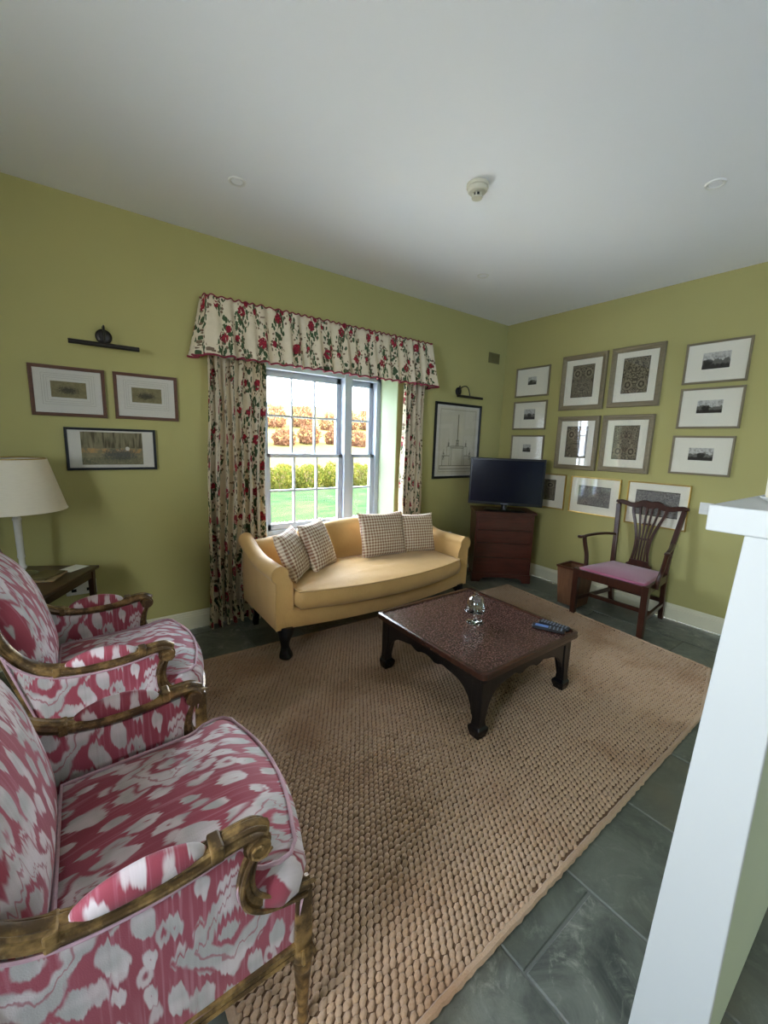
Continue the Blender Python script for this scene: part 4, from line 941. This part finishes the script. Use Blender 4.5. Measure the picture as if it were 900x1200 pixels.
so_ = [(-.235, -.235), (-.12, -.226), (.0, -.212), (.12, -.198), (.205, -.185)]; so2 = so_ + [(.208, y_) for y_ in (-.1, 0, .1)] + [(x_, -y_) for x_, y_ in reversed(so_)] + [(-.238, y_) for y_ in (.15, .05, -.05, -.15)]
cushion(so2, .352, .384, .020, 'seat', M['rose'], cr, None, (0, 0, 0), .003)
# crest rail (serpentine) and splat
def bx(z): return .224 + max(0, z - .38) ** 1.35 * .205
cy = [-.245, -.225, -.19, -.14, -.09, -.05, 0, .05, .09, .14, .19, .225, .245]; cz = [.862, .872, .868, .856, .862, .880, .868, .880, .862, .856, .868, .872, .862]
pth = spline([(bx(.86) + .002, y_, z_) for y_, z_ in zip(cy, cz)], 4); MB().rectsweep(pth, .022, [.034 + .020 * math.exp(-((p.y / .10) ** 2)) for p in pth], (0, 0, 1)).build('crest_rail', W_, cr, bevel=.004)
for s in (-1, 1): MB().tube([(bx(.87), s*.236, .868), (bx(.87) + .002, s*.258, .874)], [.016, .012], 10).build('ear', W_, cr)
sp = thing('splat', None, None); sp.parent = cr
bpy.data.objects.remove(sp)
splat = MB()
for k, (b0, m0, t0, w) in enumerate(((-.062, -.050, -.118, .020), (-.034, -.030, -.066, .013), (-.011, -.010, -.020, .013), (.011, .010, .020, .013), (.034, .030, .066, .013), (.062, .050, .118, .020))):
    p_ = spline([(bx(.40), b0, .40), (bx(.5), m0 * 1.0, .50), (bx(.60), m0 * 1.05, .60), (bx(.70), (m0 + t0) / 2 * .92, .70), (bx(.80), t0 * .95, .80), (bx(.855), t0 * 1.02, .855)], 5)
    splat.rectsweep(p_, [w] * len(p_), .011, (1, 0, 0))
splat.rectsweep([(bx(.605), -.058, .605), (bx(.60) + .001, 0, .598), (bx(.605), .058, .605)], .011, .014, (0, 0, 1)); splat.rectsweep([(bx(.72), -.030, .72), (bx(.72), .030, .72)], .011, .012, (0, 0, 1))
splat.poly([(-.095, .375), (.095, .375), (.090, .395), (.072, .405), (.068, .43), (-.068, .43), (-.072, .405), (-.090, .395)], .024, (bx(.40) - .012, 0, 0), (0, 1, 0), (0, 0, 1), (1, 0, 0))
splat.build('splat', W_, cr, False, bevel=.0015)
# waste bin behind the chair leg
t = thing('waste_bin', 'square tapered brown wooden bin behind the chair leg', 'bin', (-.375, -1.185, .001))
a0, a1, hB, tb = .085, .105, .325, .008
def sq(a, z): return [(-a, -a, z), (a, -a, z), (a, a, z), (-a, a, z)]
MB().loft([sq(a0, 0), sq(a1, hB), sq(a1 - tb, hB), sq(a0 - tb, .012)]).build('body', M['binwood'], t, False, bevel=.002)
MB().loft([sq(a1 + .004, hB - .012), sq(a1 + .005, hB), sq(a1 + .004, hB + .003), sq(a1 - tb, hB + .003), sq(a1 - tb, hB - .012)], True).v
mb = MB(); mb.loft([sq(a1 + .004, hB - .014), sq(a1 + .005, hB + .003), sq(a1 - tb - .001, hB + .003), sq(a1 - tb - .001, hB - .014)], False, True); mb.build('rim', M['mahog'], t, False)

# ------------------------------------------------------------------ side table, lamp, papers
STA = math.radians(-27.6)
st = thing('side_table', 'small dark wooden table between armchair and window wall', 'side table', (-3.916, -.330, .001), STA); sw, sdp, sh = .205, .250, .578
MB().box((-sw, -sdp, sh - .016), (sw, sdp, sh)).build('top', M['sidewood'], st, False, bevel=.005)
MB().box((-sw + .022, -sdp + .022, sh - .062), (sw - .022, sdp - .022, sh - .016)).build('apron', M['sidewood'], st, False)
for a_ in (-1, 1):
    for b_ in (-1, 1): MB().rectsweep([(a_*(sw - .03), b_*(sdp - .03), 0), (a_*(sw - .03), b_*(sdp - .03), sh - .016)], [.018, .028], [.018, .028], (1, 0, 0)).build('leg', M['mahogz'], st, False, bevel=.002)
ST = sh + .002
lp = thing('table_lamp', 'table lamp with cream drum shade and slender glass stem', 'lamp', (-3.935, -.235, ST))
MB().lathe([(0, 0), (.060, 0), (.062, .008), (.050, .014), (.020, .020), (.012, .03)], 32).build('base', M['steel'], lp)
MB().lathe([(.012, .03), (.020, .045), (.013, .06), (.013, .09), (.017, .10), (.0145, .115), (.0165, .28), (.020, .29), (.015, .30), (.010, .31), (.008, .36)], 16).build('stem', M['stem'], lp)
sh0 = .915 - ST; sh1 = 1.168 - ST
MB().lathe([(.205, sh0), (.140, sh1), (.138, sh1), (.203, sh0)], 56, cap=False).build('lamp_shade', M['shade'], lp)
MB().tube([(.204*cos(a), .204*sin(a), sh0 + .002) for a in [2*pi*k/48 for k in range(48)]], .003, 6, closed=True).build('shade_trim', M['shade'], lp)
mb = MB(); mb.tube([(.139*cos(a), .139*sin(a), sh1 - .001) for a in [2*pi*k/48 for k in range(48)]], .003, 6, closed=True)
mb.build('shade_trim', M['frame_gold'], lp)
mb = MB()
for k in range(3): mb.tube([(0, 0, sh1 - .03), (.138*cos(k*2.094), .138*sin(k*2.094), sh1 - .004)], .0018, 5)
mb.tube([(0, 0, .36), (0, 0, sh1 - .03)], .006, 8); mb.build('shade_carrier', M['steel'], lp)
def paper(name, label, cat, x, y, z, w, d, h, a, m, grp=None):
    o = MB().box((-w/2, -d/2, 0), (w/2, d/2, h)).build(name, m, None, False, bevel=.0006 if h < .004 else .001); o.location = (x, y, z); o.rotation_euler = (0, 0, a); return tag(o, label, cat, grp)
M['bookcover'] = plain('tan_cover', lin(150, 128, 88), .6, .1); M['cover2'] = plain('olive_cover', lin(104, 92, 54), .6, .1)
paper('leaflet', 'white leaflet with dark picture on the side table', 'leaflet', -3.735, -.215, ST, .085, .115, .0015, STA - .3, M['paper'])
paper('book', 'tan booklet at the bottom of the small stack by the lamp', 'book', -3.838, -.325, ST, .115, .16, .008, STA + .15, M['bookcover'], 'booklets by the lamp')
paper('book', 'olive booklet on top of the small stack by the lamp', 'book', -3.846, -.322, ST + .0085, .10, .14, .008, STA - .1, M['cover2'], 'booklets by the lamp')
# chintz-covered stool behind the far armchair
t = thing('footstool', 'floral chintz covered stool behind the armchairs', 'stool', (-4.20, -1.02, .001))
MB().loft([rr(.20, .20, .0, .03), rr(.205, .205, .2, .03), rr(.20, .20, .36, .03), rr(.18, .18, .40, .03)]).build('cover', M['chintz'], t)
MB().tube(rr(.203, .203, .362, .03), .006, 6, closed=True).build('piping', M['redtrim'], t)

# ------------------------------------------------------------------ garden outside
def grass_mat():
    nb = NB('lawn'); p = nb.xyz(); n = nb.noise(nb.vec(p[0] * .6, p[1] * 1.2, 0), 2.0, 5, .65); f = nb.noise(nb.coord(), 30, 3)
    c = nb.mix(n.ss(.35, .68), lin(24, 40, 26), lin(44, 62, 34)); c = nb.mix(f.ss(.5, .7) * .4, c, lin(60, 78, 42))
    far = p[1].ss(8.8, 10.5); c = nb.mix(far, c, nb.mix(n, lin(76, 68, 36), lin(100, 88, 50)))
    return nb.done(c, .9, nb.bump(f, .6, .05), spec=0)
M['lawn'] = grass_mat()
def terr(x, y): 
    b = max(0, y - 10.5); return -.25 + .074 * b + .0012 * b * b + (.10 * sin(x * .7 + y * .3)) * min(1, b / 5) + .02 * sin(y * 2.3 + x)
nx, ny = 60, 70; mb = MB(); mb.grid(lambda a, b: (-20 + 75 * a, WD + .0 + 62 * b * b + .4 * b, terr(-20 + 75*a, WD + 62*b*b)), nx, ny)
o = mb.build('lawn_ground', M['lawn'], None, True, angle=180); o['kind'] = 'structure'
M['bounce_gravel'] = plain('pale_bounce_gravel', lin(214, 210, 198), .9, .15, 60, .3)
o = MB().box((-9, WD, -.30), (3, 3.6, -.20)).box((-10, -8, -.30), (XW - .21, WD, -.20)).build('bounce_terrace', M['bounce_gravel'], None, False); o['kind'] = 'structure'  # unseen pale ground, added to bounce daylight up to the ceiling
def leafmat(name, c1, c2):
    nb = NB(name); r = nb.rand(); n = nb.vorc(nb.coord(), 6); c = nb.mix(n, c1, c2)
    b = nb.n.new('ShaderNodeBsdfDiffuse'); nb.l(c, b.inputs[0]); t = nb.n.new('ShaderNodeBsdfTranslucent'); nb.l(c, t.inputs[0]); m = nb.n.new('ShaderNodeMixShader'); m.inputs[0].default_value = .35
    nb.t.links.new(b.outputs[0], m.inputs[1]); nb.t.links.new(t.outputs[0], m.inputs[2]); nb.t.links.new(m.outputs[0], nb.out.inputs[0]); return nb.mat
M['leafy'] = leafmat('yellow_green_leaves', lin(48, 58, 18), lin(82, 76, 30)); M['leafo'] = leafmat('russet_leaves', lin(74, 48, 34), lin(100, 70, 50)); M['twig'] = plain('twig_bark', lin(120, 92, 74), .9, .2)
def leaves(n, rx, ry, rz, size, seed, zc):
    r = np.random.default_rng(seed); u = r.normal(size=(n, 3)); u /= np.linalg.norm(u, axis=1)[:, None]; rad = r.uniform(.55, 1, n) ** .6 * (1 + .18 * np.sin(u[:, 0] * 7 + seed) * np.sin(u[:, 2] * 6)); p = u * rad[:, None] * np.array([rx, ry, rz]); p[:, 2] = np.abs(p[:, 2] + rz * .5) * .85 + zc
    a = r.normal(size=(n, 3)); a /= np.linalg.norm(a, axis=1)[:, None]; b = np.cross(a, r.normal(size=(n, 3))); b /= np.linalg.norm(b, axis=1)[:, None]
    s = size * r.uniform(.6, 1.3, n)[:, None]; v = np.stack([p - a*s, p + b*s*.5, p + a*s, p - b*s*.5], 1).reshape(-1, 3); f = [(4*i, 4*i+1, 4*i+2, 4*i+3) for i in range(n)]; return v.tolist(), f
def shrub(name, label, cat, x, y, rx, ry, rz, n, size, mat, seed, group, stems=6, cache={}):
    z = terr(x, y) - .03; t = thing(name, label, cat, (x, y, z), 0, group); key = (name, mat.name, seed % 3)
    if key not in cache:
        v, f = leaves(n, 1, 1, 1, size / max(rx, .1), seed, .05); cache[key] = mesh('foliage', v, f, mat)
        r = random.Random(seed); mb = MB()
        for k in range(stems):
            a = r.uniform(0, 6.28); q = r.uniform(.3, .8); mb.tube(spline([(0.02*cos(a), .02*sin(a), 0), (q*.4*cos(a), q*.4*sin(a), .45), (q*cos(a), q*sin(a), 1.1)], 3), [.03 - .003*i for i in range(7)], 5)
        cache[key + (1,)] = mesh('stem', mb.v, mb.f, M['twig'], True)
    for nm, k in (('foliage', key), ('stem', key + (1,))):
        o = bpy.data.objects.new(nm, cache[k]); COL.objects.link(o); o.parent = t; o.scale = (rx, ry, rz)
    return t
r = random.Random(11)
for i in range(24):   # nearer belt of yellow-green bushes, three rows
    x = .3 + (i % 8) * .98 + .49 * ((i // 8) % 2) + r.uniform(-.03, .03); y = 9.3 + .85 * (i // 8) + r.uniform(-.04, .04)
    shrub('bush', 'yellow-green bush in the belt beyond the lawn', 'bush', x, y, .46, .46, .52 + r.uniform(-.05, .06), 1500, .042, M['leafy'], i, 'yellow-green bushes beyond the lawn')
for i in range(8):   # russet clipped bushes up the bank
    x = 5.4 + i * 2.0 + r.uniform(-.1, .1); y = 24.0 + r.uniform(-.4, .4)
    shrub('russet_bush', 'round russet bush on the bank outside', 'bush', x, y, .80, .8, .85 + r.uniform(-.1, .1), 1500, .08, M['leafo'], i, 'russet bushes on the bank')
for i in range(9):   # russet trees on the skyline
    x = 8.5 + i * 2.9 + r.uniform(-.2, .2); y = 36 + r.uniform(-1, 1)
    shrub('autumn_tree', 'russet autumn tree on the skyline outside', 'tree', x, y, 1.2, 1.2, 1.6 + r.uniform(-.35, .4), 1300, .10, M['leafo'], i, 'autumn trees on the skyline', 8)
